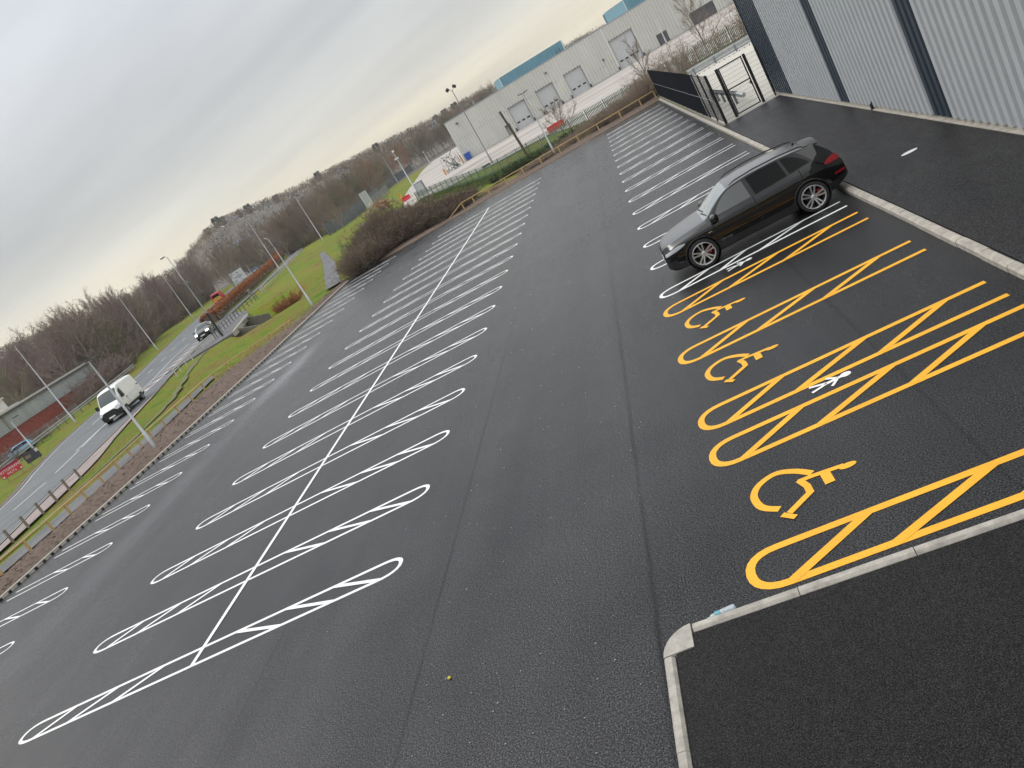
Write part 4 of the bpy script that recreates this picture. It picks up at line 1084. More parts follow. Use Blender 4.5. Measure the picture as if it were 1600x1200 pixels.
mb=MB(); mb.beam((1.30,.55,1.142),(1.36,-.1,1.165),.025,.02); mb.beam((1.30,-.05,1.142),(1.37,-.62,1.155),.025,.02); mb.build('wiper',VM['trim'],car)
mb=MB(); mb.add([(3.86,0,1.57),(3.98,.0,1.565),(3.97,0,1.645),(3.9,-.03,1.57),(3.9,.03,1.57)],[(0,3,2),(0,2,4),(3,1,2),(1,4,2)]); mb.build('aerial_fin',bk,car)
mb=MB(); vs=[];fs=[]
for i in range(7):
    for j in range(13):
        u=i/6; q=-1+2*j/12; x=4.02+(.40-.05*q*q)*u; z=1.577-.052*u-.012*u*u-(.052+.006*u)*q*q+.004*(1-abs(2*u-1)); vs.append((x,q*(.575-.03*u),z))
n_=len(vs)
for i in range(6):
    for j in range(12): k=i*13+j; fs.append((k,k+13,k+14,k+1))
mb.add(vs,fs,True)
for j in range(12):
    a,b=vs[78+j],vs[79+j]; mb.face([a,(a[0]-.02,a[1],a[2]-.045),(b[0]-.02,b[1],b[2]-.045),b])
for q in(0,12):
    for i in range(6):
        a,b=vs[i*13+q],vs[(i+1)*13+q]; mb.face([a,b,(b[0]-.02,b[1],b[2]-.045),(a[0],a[1],a[2]-.01)])
mb.build('spoiler',bk,car)
mb=MB(); mb.beam((4.30,.15,1.42),(4.50,-.30,1.14),.03,.02); mb.build('rear_wiper',VM['trim'],car)

# --- white panel van
def cls_van(x,s,t,y,z):
    ay=abs(y); sd='r' if y>0 else 'l'
    if s<=1: return ('underbody',)
    if x<.30 and .78<z<1.06 and ay>.62 : return ('headlight',sd)
    if x<.35 and z<.80: return ('bumper',)
    if .88<x<1.62 and s>=7 and not(s==7 and t<.2): return ('windscreen',)
    if s==6 and .10<t<.78 and 1.18+.35*(t)<x<1.98: return ('side_window',sd)
    if (z<.46 and s>=2) or s==2: return ('sill',sd,0 if x<.95 else 1 if x<4.45 else 2)
    if 3<=s<=6 and z>.5:
        if abs(x-1.12)<.012 or abs(x-2.06)<.012 or abs(x-3.25)<.012: return ('shut_line',)
        if 2.06<x<3.25 and z<2.1 and y<0: return ('sliding_door',)
        if 1.12<x<2.06 and z<1.9: return ('cab_door',sd)
        if 2.2<x<5.2 and abs(z-1.45)<.02 : return ('side_rail',sd)
    if x>5.25 and .9<z<1.5 and ay>.85: return ('tail_light',sd)
    return ('body',)
van_c={'w':[(0,.70),(.08,.85),(.25,.95),(.6,1.0),(1.2,1.02),(5.2,1.02),(5.4,.98)],'zb':[(0,.30),(.6,.28),(4.8,.30),(5.4,.42)],
 'zt':[(0,.98),(.08,1.08),(.3,1.20),(.6,1.30),(.88,1.40),(1.2,1.83),(1.5,2.18),(1.7,2.38),(1.95,2.48),(2.4,2.52),(5.2,2.50),(5.34,2.42),(5.4,2.2)],
 'belt':[(0,.86),(.3,1.05),(.8,1.20),(1.2,1.25),(5.4,1.30)],'wb':[(0,.62),(.2,.84),(.6,.92),(1.2,.99),(5.2,.99),(5.4,.94)],
 'wr':[(0,.56),(.2,.76),(.6,.83),(.9,.87),(1.5,.86),(1.9,.85),(5.2,.85),(5.4,.82)],'rd':[(0,.04),(.8,.04),(1.6,.08),(2,.12),(5.4,.12)],'sh':[(0,.78),(.5,1.0),(1.2,1.05),(5.4,1.05)]}
wp=mat('white van paint',(.74,.74,.72),.35,nscale=1.2,namt=.08,coat=.4); VM['paint_white']=wp
van=thing('panel_van','white high roof panel van driving along the near lane','van',(-39.85,52.76,terr0(-40,56)+.04),R(90+15))
van.scale=(1.30,1.15,1.15)
P=dict(L=5.4,c=van_c,cls=cls_van,wheels=[(.95,.35),(4.45,.35)],arch=.40,archw=.7,caps=(('bumper',),('rear_door',)),dx=.03,
 m=dict(body='paint_white',underbody='liner',headlight='lamp',bumper='trim',windscreen='van_screen',side_window='glass',sill='trim',shut_line='seam',sliding_door='paint_white',cab_door='paint_white',side_rail='trim',tail_light='tail',rear_door='paint_white'))
VM['van_screen']=mat('van windscreen',(.035,.05,.052),.06,spec=.6)
loft(van,P,VM)
VMs=dict(VM); VMs['rim']=mat('dull steel wheel',(.30,.31,.32),.5,metal=.5)
for wx in(.95,4.45):
    for sd in(-1,1):
        wheel(van,wx,sd*.90,.35,.35,.22,.21,sd,VMs,caliper=False,detail=False)
        mb=MB(); mb.lathe((wx,sd*.70,.35),(0,sd,0),[(0,.05),(0,.39),(.28,.40)],20); mb.build('wheel_arch',VM['liner'],van)
for sd in(-1,1):
    mb=MB(); mb.box((1.15,sd*1.17,1.48),(.14,.22,.34)); mb.build('door_mirror',VM['trim'],van)
    mb=MB(); mb.tube([(1.95,sd*1.03,1.12),(2.03,sd*1.05,1.12)],.035,6); mb.build('door_handle',VM['trim'],van)
mb=MB(); mb.box((-.015,0,.45),(.02,.54,.12)); mb.build('number_plate',VM['plate'],van)
mb=MB(); mb.box((.03,0,.93),(.06,.9,.10)); mb.build('grille',VM['trim'],van)

# --- small cars
def cls_car(x,s,t,y,z):
    ay=abs(y); sd='r' if y>0 else 'l'
    if s<=1: return ('underbody',)
    if x<.34 and .58<z<.78 and ay>.48: return ('headlight',sd)
    if x<.10 and .30<z<.60 and ay<.5: return ('grille',)
    if 1.02<x<1.76 and s>=7 and not(s==7 and t<.25): return ('windscreen',)
    if s==6 and .1<t<.9 and 1.2<x<3.5 and abs(x-2.25)>.05: return ('side_window',sd)
    if 3.75<x<4.05 and s>=7 and not(s==7 and t<.25): return ('rear_window',)
    if x>3.95 and .75<z<1.0 and ay>.5: return ('tail_light',sd)
    if s==2: return ('sill',sd,0 if x<.82 else 1 if x<3.38 else 2)
    return ('body',)
car_c={'w':[(0,.5),(.1,.72),(.3,.82),(.8,.88),(3.6,.88),(4.0,.82),(4.2,.7)],'zb':[(0,.28),(.3,.2),(3.8,.2),(4.2,.38)],
 'zt':[(0,.72),(.1,.80),(.4,.92),(.95,1.0),(1.03,1.02),(1.4,1.24),(1.76,1.41),(2.2,1.48),(3.0,1.46),(3.6,1.38),(3.75,1.33),(4.05,1.02),(4.14,.9),(4.2,.6)],
 'belt':[(0,.66),(.4,.84),(1.1,.93),(3.5,1.0),(4.2,.95)],'wb':[(0,.44),(.2,.7),(.8,.79),(3.4,.8),(4.2,.62)],'wr':[(0,.4),(.2,.62),(.9,.71),(1.7,.60),(3.4,.57),(4.0,.62),(4.2,.55)],
 'rd':[(0,.03),(1.1,.03),(1.7,.06),(3.5,.06),(4.2,.03)],'sh':[(0,.60),(.6,.78),(3.5,.84),(4.2,.76)]}
def small_car(name,label,cat,loc,rz,paint,lit=False,scale=1.0,vm=None):
    t=thing(name,label,cat,loc,rz); t.scale=(scale,scale,scale); mm=dict(VM); mm['p']=paint
    loft(t,dict(L=4.2,c=car_c,cls=cls_car,wheels=[(.82,.31),(3.38,.31)],arch=.355,archw=.58,caps=(('grille',),('rear_bumper',)),dx=.04,
      m=dict(body='p',underbody='liner',headlight='lit' if lit else 'lamp',grille='trim',windscreen='van_screen',side_window='glass',rear_window='glass',tail_light='tail',sill='trim',rear_bumper='p')),mm)
    for wx in(.82,3.38):
        for sd in(-1,1):
            wheel(t,wx,sd*.77,.31,.31,.2,.2,sd,VMs,caliper=False,detail=False)
    for sd in(-1,1):
        mb=MB(); mb.box((1.3,sd*.95,.98),(.12,.16,.11)); mb.build('door_mirror',VM['trim'],t)
    mb=MB(); mb.box((-.012,0,.40),(.02,.5,.11)); mb.build('number_plate',VM['plate'],t)
    return t
small_car('hatchback','dark grey hatchback with lit headlights approaching over the subway','car',(-49.7,90.0,terr0(-50,91)+.04),R(90+20),mat('dark car paint',(.025,.032,.034),.25,coat=.8),True,1.28)
small_car('hatchback','light blue hatchback parked beside the brick works behind the guard rail','car',(-69.5,69.6,terr(-69.5,69.6)),R(60),M['skyblue'])
# red highway van seen from behind
t=thing('chevron_van','red van with yellow chevron tail driving away past the hedge','van',(-83.6,162.4,terr0(-83,160)+.05),R(90+20)+pi)
t.scale=(1.4,1.4,1.45)
mm=dict(VM); mm['p']=mat('red van paint',(.50,.025,.03),.35,nscale=1.5,namt=.2,coat=.4)
loft(t,dict(L=4.2,c={'w':car_c['w'],'zb':car_c['zb'],'zt':[(0,.8),(.1,.9),(.5,1.05),(.95,1.15),(1.5,1.6),(1.8,1.8),(2.2,1.88),(4.05,1.86),(4.15,1.75),(4.2,1.5)],'belt':[(0,.7),(.6,.95),(1.1,1.05),(4.2,1.1)],'wb':[(0,.44),(.2,.7),(.8,.79),(4.1,.84),(4.2,.8)],'wr':[(0,.4),(.2,.62),(.9,.71),(1.7,.68),(4.1,.70),(4.2,.68)],'rd':[(0,.03),(1.1,.03),(1.7,.07),(4.2,.07)],'sh':[(0,.6),(.6,.8),(4.2,.85)]},
  cls=lambda x,s,t_,y,z: ('underbody',) if s<=1 else (('windscreen',) if 1.0<x<1.75 and s>=7 else (('tail_light','r' if y>0 else 'l') if x>4.0 and .8<z<1.2 and abs(y)>.6 else ('body',))),
  wheels=[(.82,.31),(3.38,.31)],arch=.355,archw=.58,caps=(('bumper',),('rear_door',)),dx=.06,m=dict(body='p',underbody='liner',windscreen='van_screen',tail_light='tail',bumper='trim',rear_door='p')),mm)
for wx in(.82,3.38):
    for sd in(-1,1): wheel(t,wx,sd*.77,.31,.31,.2,.2,sd,VMs,caliper=False,detail=False)
mb=MB(); mb.box((4.215,0,1.42),(.02,1.1,.42)); mb.build('rear_window',VM['glass'],t)
mb=MB()
for k in range(5):
    for sd in(-1,1): mb.add([(4.225,sd*.02,.72+k*.11),(4.225,sd*.02,.78+k*.11),(4.225,sd*.72,.58+k*.11),(4.225,sd*.72,.52+k*.11)],[(0,1,2,3)])
mb.build('chevron_panel',mat('yellow chevrons',(.70,.52,.04),.5),t)
# ------------------------------------------------------------------ factory beyond the yard
FY=149.5; FZ=1.25; FT=9.35
fa=thing('factory','long pale ribbed factory with roller doors and blue roof monitors across the yard','building',(0,FY,FZ))
def ribbed(mb,x0,x1,z0,z1,y=0,p=.56,d=.16):
    n=max(1,round((x1-x0)/p)); p=(x1-x0)/n; pr=[]
    for i in range(n): b=x0+i*p; pr+=[(b,0),(b+.42*p,0),(b+.52*p,-d),(b+.90*p,-d)]
    pr.append((x1,0))
    for (a,da),(b,db) in zip(pr,pr[1:]): mb.face([(a,y+da,z0),(b,y+db,z0),(b,y+db,z1),(a,y+da,z1)])
H=FT-FZ
doors=[(-4.45,-1.0,4.55,3),(1.55,5.05,4.55,3),(7.5,11.0,4.5,3),(17.4,21.9,5.45,4)]
openings=[(-6.55,-5.4,2.1)]+[(a,b,h) for a,b,h,_ in doors]+[(25.3,27.3,2.1),(32.0,36.5,2.4)]
mb=MB(); x=-16.45
for a,b,h in sorted(openings):
    ribbed(mb,x,a,.15,H); ribbed(mb,a,b,h,H); x=b
ribbed(mb,x,62,.15,H)
mb.build('cladding',M['fac'],fa)
mb=MB(); mb.face([(-16.45,0,.0),(-16.45,60,0),(-16.45,60,H),(-16.45,0,H)][::-1]); mb.build('gable_wall',M['fac'],fa)
mb=MB(); mb.box((22.8,.06,H+.10),(78.7,.30,.24)); mb.build('parapet',M['facgrey'],fa)
mb=MB(); mb.face([(-16.4,.1,H-.05),(62,.1,H-.05),(62,60,H+1.2),(-16.4,60,H+1.2)]); mb.build('roof',M['facgrey'],fa)
mb=MB()
xs_=sorted(openings); x=-16.45
for a,b,h in xs_: mb.box(((x+a)/2,-.03,.08),(a-x,.12,.20)); x=b
mb.box(((x+62)/2,-.03,.08),(62-x,.12,.20)); mb.build('base_flashing',M['facgrey'],fa)
mb=MB(); mb.box((-5,-.065,4.25),(22.8,.02,.05)); mb.box((13.2,-.065,2.1),(8.2,.02,.05)); mb.build('cladding_joint',M['facgrey'],fa)
mb=MB(); mb.box((17.05,-.09,H/2),(.14,.1,H)); mb.build('downpipe',M['whitepaint'],fa)
for a,b,h,nw in doors:
    mb=MB(); z=0
    while z<h-.05:
        z2=min(z+.55,h); mb.face([(a,.16,z+.01),(b,.16,z+.01),(b,.16,z2),(a,.16,z2)]); mb.face([(a,.18,z2-.03),(b,.18,z2-.03),(b,.18,z2+.03),(a,.18,z2+.03)]); z=z2
    d=mb.build('roller_door',M['door'],fa)
    for k in range(nw):
        c=a+(b-a)*(k+.62)/(nw+.25); mb=MB(); mb.box((c,.15,1.35),(.62,.05,.26)); mb.build('window',M['darkglass'],d)
    mb=MB(); mb.box(((a+b)/2,.05,h+.04),(b-a+.2,.22,.12)); mb.box((a-.02,.05,h/2),(.08,.2,h)); mb.box((b+.02,.05,h/2),(.08,.2,h)); mb.build('door_frame',M['lampgrey'],fa)
    for e in(a-.25,b+.25):
        mb=MB(); mb.box((e,-.2,.35),(.22,.3,.7)); mb.build('buffer_post',M['black'],fa)
for a,b,h,nm in((-6.55,-5.4,2.1,'side_door'),(25.3,27.3,2.1,'side_door'),(32.0,36.5,2.4,'dark_opening')):
    mb=MB(); mb.face([(a,.2,0),(b,.2,0),(b,.2,h),(a,.2,h)]); mb.build(nm,mat(nm+' paint',(.30,.29,.28),.6) if nm=='side_door' and a<0 else M['lampgrey'],fa)
    mb=MB(); mb.box(((a+b)/2,.08,h-.2),(b-a,.2,.4)); mb.build('lintel',M['lampgrey'],fa)
def monitor(x0,x1,y0,y1,z1,chL):
    mb=MB()
    ribbed(mb,x0+chL,x1,H,z1,y0,.6,.08); mb.face([(x1,y0,H),(x1,y1,H),(x1,y1,z1),(x1,y0,z1)]); mb.face([(x0,y0+chL*2,H),(x0+chL,y0,H),(x0+chL,y0,z1),(x0,y0+chL*2,z1-.1)]); mb.face([(x0+chL,y0,z1),(x1,y0,z1),(x1,y1,z1+.2),(x0,y1,z1+.2)]); mb.face([(x1,y1,H),(x0,y1,H),(x0,y1,z1),(x1,y1,z1)])
    mo=mb.build('roof_monitor',M['blueclad'],fa,None,'blue roof monitor')
    mb=MB(); mb.face([(x0,y0+chL*2-.03,H+.02),(x0+chL,y0-.03,H+.02),(x0+chL,y0-.03,z1),(x0,y0+chL*2-.03,z1-.1)]); mb.build('end_panel',M['bluelight'],mo)
    mb=MB(); mb.box((x0+chL+.1,y0-.08,(H+z1)/2),(.14,.1,z1-H)); mb.box((x1-.05,y0-.08,(H+z1)/2),(.14,.1,z1-H)); mb.build('trim',M['whitepaint'],mo)
    if x1<15:
        mb=MB(); mb.tube([(x1-1.6,y0-.4,H),(x1-1.6,y0-.4,H+.9)],.08,6); mb.tube([(x1-1.0,y0-.4,H),(x1-1.0,y0-.4,H+1.0)],.08,6); mb.build('vent_pipe',M['lampgrey'],mo)
monitor(-4.9,10.0,2.2,14,H+2.05,1.4); monitor(19.2,47,2.2,16,H+2.3,3.6)
for x,z,s in((-14.2,H-1.05,.5),(4.9,H-1.6,.4),(15.2,3.2,.4)):
    mb=MB(); mb.box((x,-.2,z),(s,.3,.3)); mb.build('wall_light',M['lampgrey'],fa)
for x,z in((-.6,2.6),(6.4,2.4),(16.6,2.7)):
    mb=MB(); mb.box((x,-.075,z),(.6,.02,.6)); mb.build('notice',mat('pale yellow notice',(.62,.62,.35),.6),fa)
mb=MB(); mb.tube([(-9.6,.5,H),(-9.6,.5,H+1.1)],.12,8); mb.tube([(11.8,3,H),(11.8,3,H+.7)],.2,8); mb.build('roof_vent',M['facgrey'],fa)
# things in the yard
def zt(x,y): return terr0(x,y)+.05
t=thing('scrap_cage','open cage of tangled pale and green scrap at the factory corner','cage',(-18.2,146.2,zt(-18.2,146.2)))
mb=MB()
for i in range(70):
    p=Vector((random.uniform(-1.3,1.3),random.uniform(-1.5,1.5),random.uniform(0,2.6))); q=p+Vector((random.gauss(0,.7),random.gauss(0,.7),random.gauss(0,.6))); q.z=max(.05,q.z); mb.cm=random.randrange(4); mb.beam(p,q,.10,.10)
mb.build('scrap',[M['whitepaint'],M['green'],M['oldtimber'],M['lampgrey']],t)
mb=MB()
for x in(-1.5,1.5):
    for y in(-1.7,1.7): mb.box((x,y,1.4),(.10,.10,2.8))
for z in(1.4,2.75): mb.beam((-1.5,-1.7,z),(1.5,-1.7,z),.08,.08); mb.beam((-1.5,-1.7,z),(-1.5,1.7,z),.08,.08)
mb.build('cage_frame',M['roofpale'],t)
t=thing('bollard','orange yellow bollard guarding the left corner of the factory','bollard',(-16.75,148.6,zt(-16.7,148.6)))
mb=MB(); mb.tube([(0,0,0),(0,0,1.75)],.17,10); mb.build('bollard_post',M['orange'],t); mb=MB(); mb.tube([(0,0,1.75),(0,0,1.9)],[.17,.06],10); mb.build('bollard_cap',M['whitepaint'],t)
t=thing('bollard','orange yellow bollard at the outer side of the scrap cage','bollard',(-19.9,143.7,zt(-19.9,143.7)))
mb=MB(); mb.tube([(0,0,0),(0,0,1.2)],.15,10); mb.build('bollard_post',M['orange'],t); mb=MB(); mb.tube([(0,0,1.2),(0,0,1.32)],[.15,.05],10); mb.build('bollard_cap',M['orange'],t)
t=thing('wheeled_bin','bright blue bin standing against the factory wall','bin',(-15.4,148.9,zt(-15.4,148.9)))
mb=MB(); mb.add([(-.5,-.4,.1),(.5,-.4,.1),(.5,.4,.1),(-.5,.4,.1),(-.58,-.48,1.3),(.58,-.48,1.3),(.58,.48,1.3),(-.58,.48,1.3)],[(0,3,2,1),(4,5,6,7),(0,1,5,4),(1,2,6,5),(2,3,7,6),(3,0,4,7)]); b=mb.build('bin_body',M['blue'],t)
mb=MB(); mb.box((0,0,1.36),(1.24,1.04,.10)); mb.build('lid',M['blue'],t)
def water_barrier(label,x,y,rz,L_):
    t=thing('plastic_barrier',label,'barrier',(x,y,zt(x,y)),rz)
    mb=MB(); prof=[(-.26,0),(.26,0),(.26,.18),(.10,.40),(.10,.80),(-.10,.80),(-.10,.40),(-.26,.18)]
    A=[(-L_/2,a,b) for a,b in prof];B=[(L_/2,a,b) for a,b in prof]; n=len(prof)
    for i in range(n): mb.face([A[i],A[(i+1)%n],B[(i+1)%n],B[i]])
    mb.face(A[::-1]);mb.face(B); mb.build('barrier_body',M['red'],t)
    mb=MB(); mb.box((0,0,.82),(.3,.12,.06)); mb.build('filler_cap',M['red'],t)
    for s in(-1,1): mb=MB(); mb.box((s*(L_/2+.03),0,.45),(.06,.14,.5)); mb.build('hinge',M['red'],t)
water_barrier('red plastic water barrier standing on the yard behind the green fence',5.0,99.2,R(15),2.3)
water_barrier('small red plastic barrier beside the orange yard gate',-27.2,137.0,R(25),1.5)
t=thing('yard_gate','orange yellow swing gate at the yard entrance beside the log heap','gate',(-26.9,132.3,zt(-26.9,132.3)),R(100))
mb=MB(); mb.tube([(0,0,0),(0,0,2.1)],.09,8); mb.build('gate_post',M['orange'],t)
mb=MB(); mb.tube([(0,0,1.9),(3.6,0,1.6)],.06,6); mb.tube([(0,0,1.0),(3.6,0,1.0)],.06,6); mb.tube([(0,0,.4),(3.6,0,1.6)],.05,6); mb.tube([(3.6,0,.95),(3.6,0,1.65)],.06,6); mb.build('gate_bar',M['orange'],t)
t=thing('log_heap','heap of cut branches and orange sawn logs beside the access road','log heap',(-37.5,153.5,zt(-37.5,153.5)),R(120))
mb=MB()
for i in range(420):
    u=random.gauss(0,3.6);v_=random.gauss(0,1.4);hh=max(0,2.3*(1-(u/8)**2)*(1-(v_/3.4)**2)); p=Vector((u,v_,random.uniform(0,hh))); a=random.uniform(-.6,.6)+(pi if random.random()<.5 else 0); L_=random.uniform(.6,2.2); q=p+Vector((cos(a)*L_,sin(a)*L_*.6,random.uniform(-.3,.7))); mb.cm=random.choice([0,0,0,1,2,0]); r=random.uniform(.03,.10); mb.beam(p,q,r,r)
mb.build('branch',[M['scrub'],mat('fresh sawn wood',(.42,.20,.07),.8),M['reed']],t,'stuff')
mb=MB()
for i in range(34):
    u=random.gauss(.5,1.6);v_=random.uniform(-2.2,-1.2);z=random.uniform(.2,1.5); mb.tube([(u,v_,z),(u+random.uniform(-.2,.2),v_+1.2,z)],random.uniform(.12,.24),8)
mb.build('log',mat('orange sawn log',(.36,.17,.06),.8,nscale=3,namt=.4),t,'stuff')

# fences round the yard
def palisade(name,label,pts,n,h,m,pitch=.155,wd=.070,rails=True,posts=True,postcol='galvdark',solid=False):
    P=smooth_poly(pts,n); o=P[0]; z0=terr0(o.x,o.y); t=thing(name,label,'fence',(o.x,o.y,z0))
    loc=lambda p,z:(p.x-o.x,p.y-o.y,terr0(p.x,p.y)-z0+z)
    mb=MB()
    for a,b in zip(P,P[1:]):
        d=b-a; L_=d.length; u=d/L_; k=max(1,int(L_/pitch))
        for i in range(k):
            p=a+u*(i*pitch); q=p+u*(pitch*.995 if solid else wd)
            m_=(p+q)/2; v0,v1,v2,v3=loc(p,.05),loc(q,.05),loc(q,h-.10),loc(p,h-.10)
            if solid: mb.face([v0,v1,loc(q,h),loc(p,h)])
            else: mb.face([v0,v1,v2,loc(m_,h),v3])
    mb.build('pales',m,t,'stuff')
    mb=MB()
    for a,b in zip(P,P[1:]):
        for z in(.45,h-.45): mb.beam(loc(a,z),loc(b,z),.05,.06)
    mb.build('rail',m,t)
    for p in P[::1]:
        mb=MB(); c=loc(p,h/2); mb.box(c,(.10,.10,h)); mb.build('post',M[postcol],t)
    return t
palisade('palisade_fence','weathered green palisade fence between the rough bank and the yard',[(-19.3,112.3),(-16,107),(-12,100.5),(-7.5,91),(-3.2,82.5),(.5,79.4),(5.5,77.6),(12,76.8),(20,76.4),(32,76.2),(46,76)],34,1.75,M['green'],wd=.085)
palisade('steel_fence','dark grey steel fence along the far side of the yard entrance',[(-59,178),(-56,186),(-57,200),(-63,235),(-72,285),(-80,340),(-84,395)],26,3.1,M['palis'],.5,solid=True)
t=palisade('steel_fence','pale grey mesh screen in front of the steel fence near the log heap',[(-52.5,200),(-57.5,232),(-60.8,252)],6,2.6,M['galvdark'],.3,.22)

# ------------------------------------------------------------------ brick works on the left
bwx=lambda y:-72.5-.24*(y-64)
ax,ay_,bx,by=-68.9,49.0,-84.0,112.0
d=Vector((bx-ax,by-ay_)); Lb=d.length; rzb=math.atan2(d.y,d.x)
bw=thing('brick_works','low red brick works with weathered grey sheet upper walls behind the road guard rail','building',(ax,ay_,.45),rzb)
# local x along the road-side wall, local -y towards the road
mb=MB(); mb.box((Lb/2,12,1.5),(Lb,24,3.4)); mb.build('brick_wall',M['brick'],bw)
mb=MB()
n=int(Lb/.5)
for i in range(n):
    x=i*Lb/n; w_=Lb/n; zt_=5.35; zb_=2.95 if x>14 else 3.2
    mb.face([(x,-.12,zb_),(x+w_*.6,-.12,zb_),(x+w_*.6,-.12,zt_),(x,-.12,zt_)]); mb.face([(x+w_*.6,-.12,zb_),(x+w_,-.06,zb_),(x+w_,-.06,zt_),(x+w_*.6,-.12,zt_)])
mb.build('upper_sheeting',M['greyclad'],bw)
mb=MB(); mb.box((Lb/2,12,5.40),(Lb+.6,24.8,.12)); mb.build('roof',M['roofpale'],bw)
mb=MB(); mb.box((Lb/2,-.32,5.50),(Lb+.6,.30,.26)); mb.build('fascia',M['roofpale'],bw)
mb=MB(); mb.box((Lb/2,-.36,5.22),(Lb+.4,.12,.12)); mb.build('gutter',M['lampgrey'],bw)
mb=MB(); mb.box((40,3,6.3),(1.4,1.4,1.7)); mb.box((40,3,7.25),(1.8,1.8,.25)); mb.build('roof_cowl',M['roofpale'],bw)
mb=MB(); mb.box((29,-.45,5.55),(4.5,.14,.5)); mb.build('blue_sheet',mat('pale blue sheet',(.30,.45,.60),.6),bw)
mb=MB(); mb.box((33.5,-.16,4.3),(.5,.06,2.3)); mb.build('stained_panel',mat('brown stained panel',(.26,.24,.17),.8),bw)
for x in(4,6.8,12.5,16):
    mb=MB(); mb.box((x,-.06,1.9),(1.2,.16,1.1)); w_=mb.build('window',M['whitepaint'],bw); mb=MB(); mb.box((x,-.15,1.9),(1.0,.04,.9)); mb.build('pane',M['darkglass'],w_)
mb=MB(); mb.box((9.3,-1.0,3.05),(4.6,2.2,.18)); mb.build('canopy',M['roofpale'],bw)
mb=MB(); mb.box((9.3,-.05,1.2),(2.2,.14,2.3)); mb.build('doorway',M['black'],bw)
for i in range(9):
    mb=MB(); x=3+i*6.6; mb.box((x,4+(i%3)*3,5.62),(1.8,1.4,.4)); mb.build('rooflight',M['greyclad'],bw)
# guard rail along the far verge: two pale rails
t=thing('guard_rail','long pale twin rail guard fence along the far verge','barrier',(0,0,0))
GP=smooth_poly([(-56.0,40),(-61.4,56),(-64.8,66),(-67.2,76),(-69.0,86),(-71.2,98),(-74.2,108)],27)
for p in GP:
    z=terr(p.x,p.y); mb=MB(); mb.box((p.x,p.y,z+.42),(.12,.12,.9)); mb.build('post',M['oldtimber'],t)
for zz in(.58,.88):
    mb=MB()
    for a,b in zip(GP,GP[1:]): mb.beam((a.x,a.y,terr(a.x,a.y)+zz),(b.x,b.y,terr(b.x,b.y)+zz),.10,.15)
    mb.build('rail',M['galv'],t)
t=thing('mesh_fence','grey mesh fence panels between the guard rail and the brick works','fence',(-68.3,68.5,terr0(-68.3,68.5)),math.atan2(27,-7))
for k in range(8):
    mb=MB(); mb.box((k*3.4,0,.75),(.07,.07,1.5)); mb.build('post',M['galv'],t)
for k in range(7):
    mb=MB(); x=k*3.4
    while x<k*3.4+3.4: mb.face([(x,0,.05),(x+.05,0,.05),(x+.05,0,1.4),(x,0,1.4)]); x+=.11
    mb.beam((k*3.4,0,1.42),(k*3.4+3.4,0,1.42),.05,.05); mb.build('mesh_panel',M['galvdark'],t)

# ------------------------------------------------------------------ subway under the road
sb=thing('subway','concrete subway mouth under the road beside the grassy mound','subway',(TC.x,TC.y,terr0(TC.x,TC.y)),math.atan2(TA.y,TA.x))
# local x = out of the subway (towards the car park), y = along the road
mb=MB(); mb.box((-6.2,0,-.22),(9.0,16.5,.5)); mb.build('deck',M['path'],sb)
mb=MB(); mb.box((-1.6,0,-.10),(.35,16.7,.62)); mb.build('edge_beam',M['kerbnear'],sb)
for s in(-1,1):
    mb=MB(); mb.box((-6.2,s*5.6,-1.6),(9.0,.5,2.4)); mb.build('abutment',M['stained'],sb)
    mb=MB(); mb.add([(-1.7,s*5.3,-2.9),(1.2,s*5.8,-2.9),(1.2,s*5.8,-1.0),(-1.7,s*5.3,.1),(-1.7,s*5.7,-2.9),(1.2,s*6.2,-2.9),(1.2,s*6.2,-1.0),(-1.7,s*5.7,.1)],[(0,1,2,3),(4,7,6,5),(3,2,6,7),(1,5,6,2),(0,3,7,4)]); mb.build('wing_wall',M['stained'],sb)
for y in(-3.2,-.3,2.6):
    mb=MB(); mb.box((-1.9,y,-1.55),(.35,.4,2.4)); mb.build('column',M['kerbnear'],sb)
mb=MB(); mb.box((-10.6,0,-1.6),(.3,11.2,2.4)); mb.build('back_wall',M['joint'],sb)
ribbon('footway',[(-46.2,80),(-47.4,84),(-48.6,88),(-51.3,98),(-53.5,106)],[(-38.4,76),(-39.2,82),(-41.2,88),(-46.5,98),(-52.5,106)],30,3,M['path'],.055)
def railing(label,pts,n,h,m,mid=True):
    P=smooth_poly(pts,n); o=P[0]; z0=terr0(o.x,o.y); t=thing('railing',label,'railing',(o.x,o.y,z0)); lo=lambda p,z:(p.x-o.x,p.y-o.y,terr0(p.x,p.y)-z0+z)
    for p in P: mb=MB(); mb.box(lo(p,h/2),(.09,.09,h)); mb.build('post',m,t)
    for z in((h,h*.55) if mid else (h,)):
        mb=MB()
        for a,b in zip(P,P[1:]): mb.beam(lo(a,z),lo(b,z),.07,.08)
        mb.build('rail',m,t)
    return t
railing('dark subway railing along the road edge past the camera pole',[(-42.8,80.5),(-44.6,88),(-46.6,97),(-48.8,108)],16,1.1,M['lampgrey'])
railing('pale low railing along the road where the path climbs',[(-49.5,112),(-53.4,126),(-57.4,141),(-61.5,157),(-66,176)],20,1.0,M['galv'])
railing('pale kerbside rail on the bank before the subway',[(-38.0,62),(-40.2,69),(-42.2,76.5),(-42.8,80)],9,.85,M['roofpale'],False)
t=thing('slatted_barrier','grey slatted railing panel beside the hedge above the subway','railing',(-54.2,117.5,terr0(-54.2,117.5)),R(112))
mb=MB(); 
for k in range(24): mb.box((k*.19-2.2,0,.85),(.10,.04,1.2))
mb.build('slats',M['galvdark'],t)
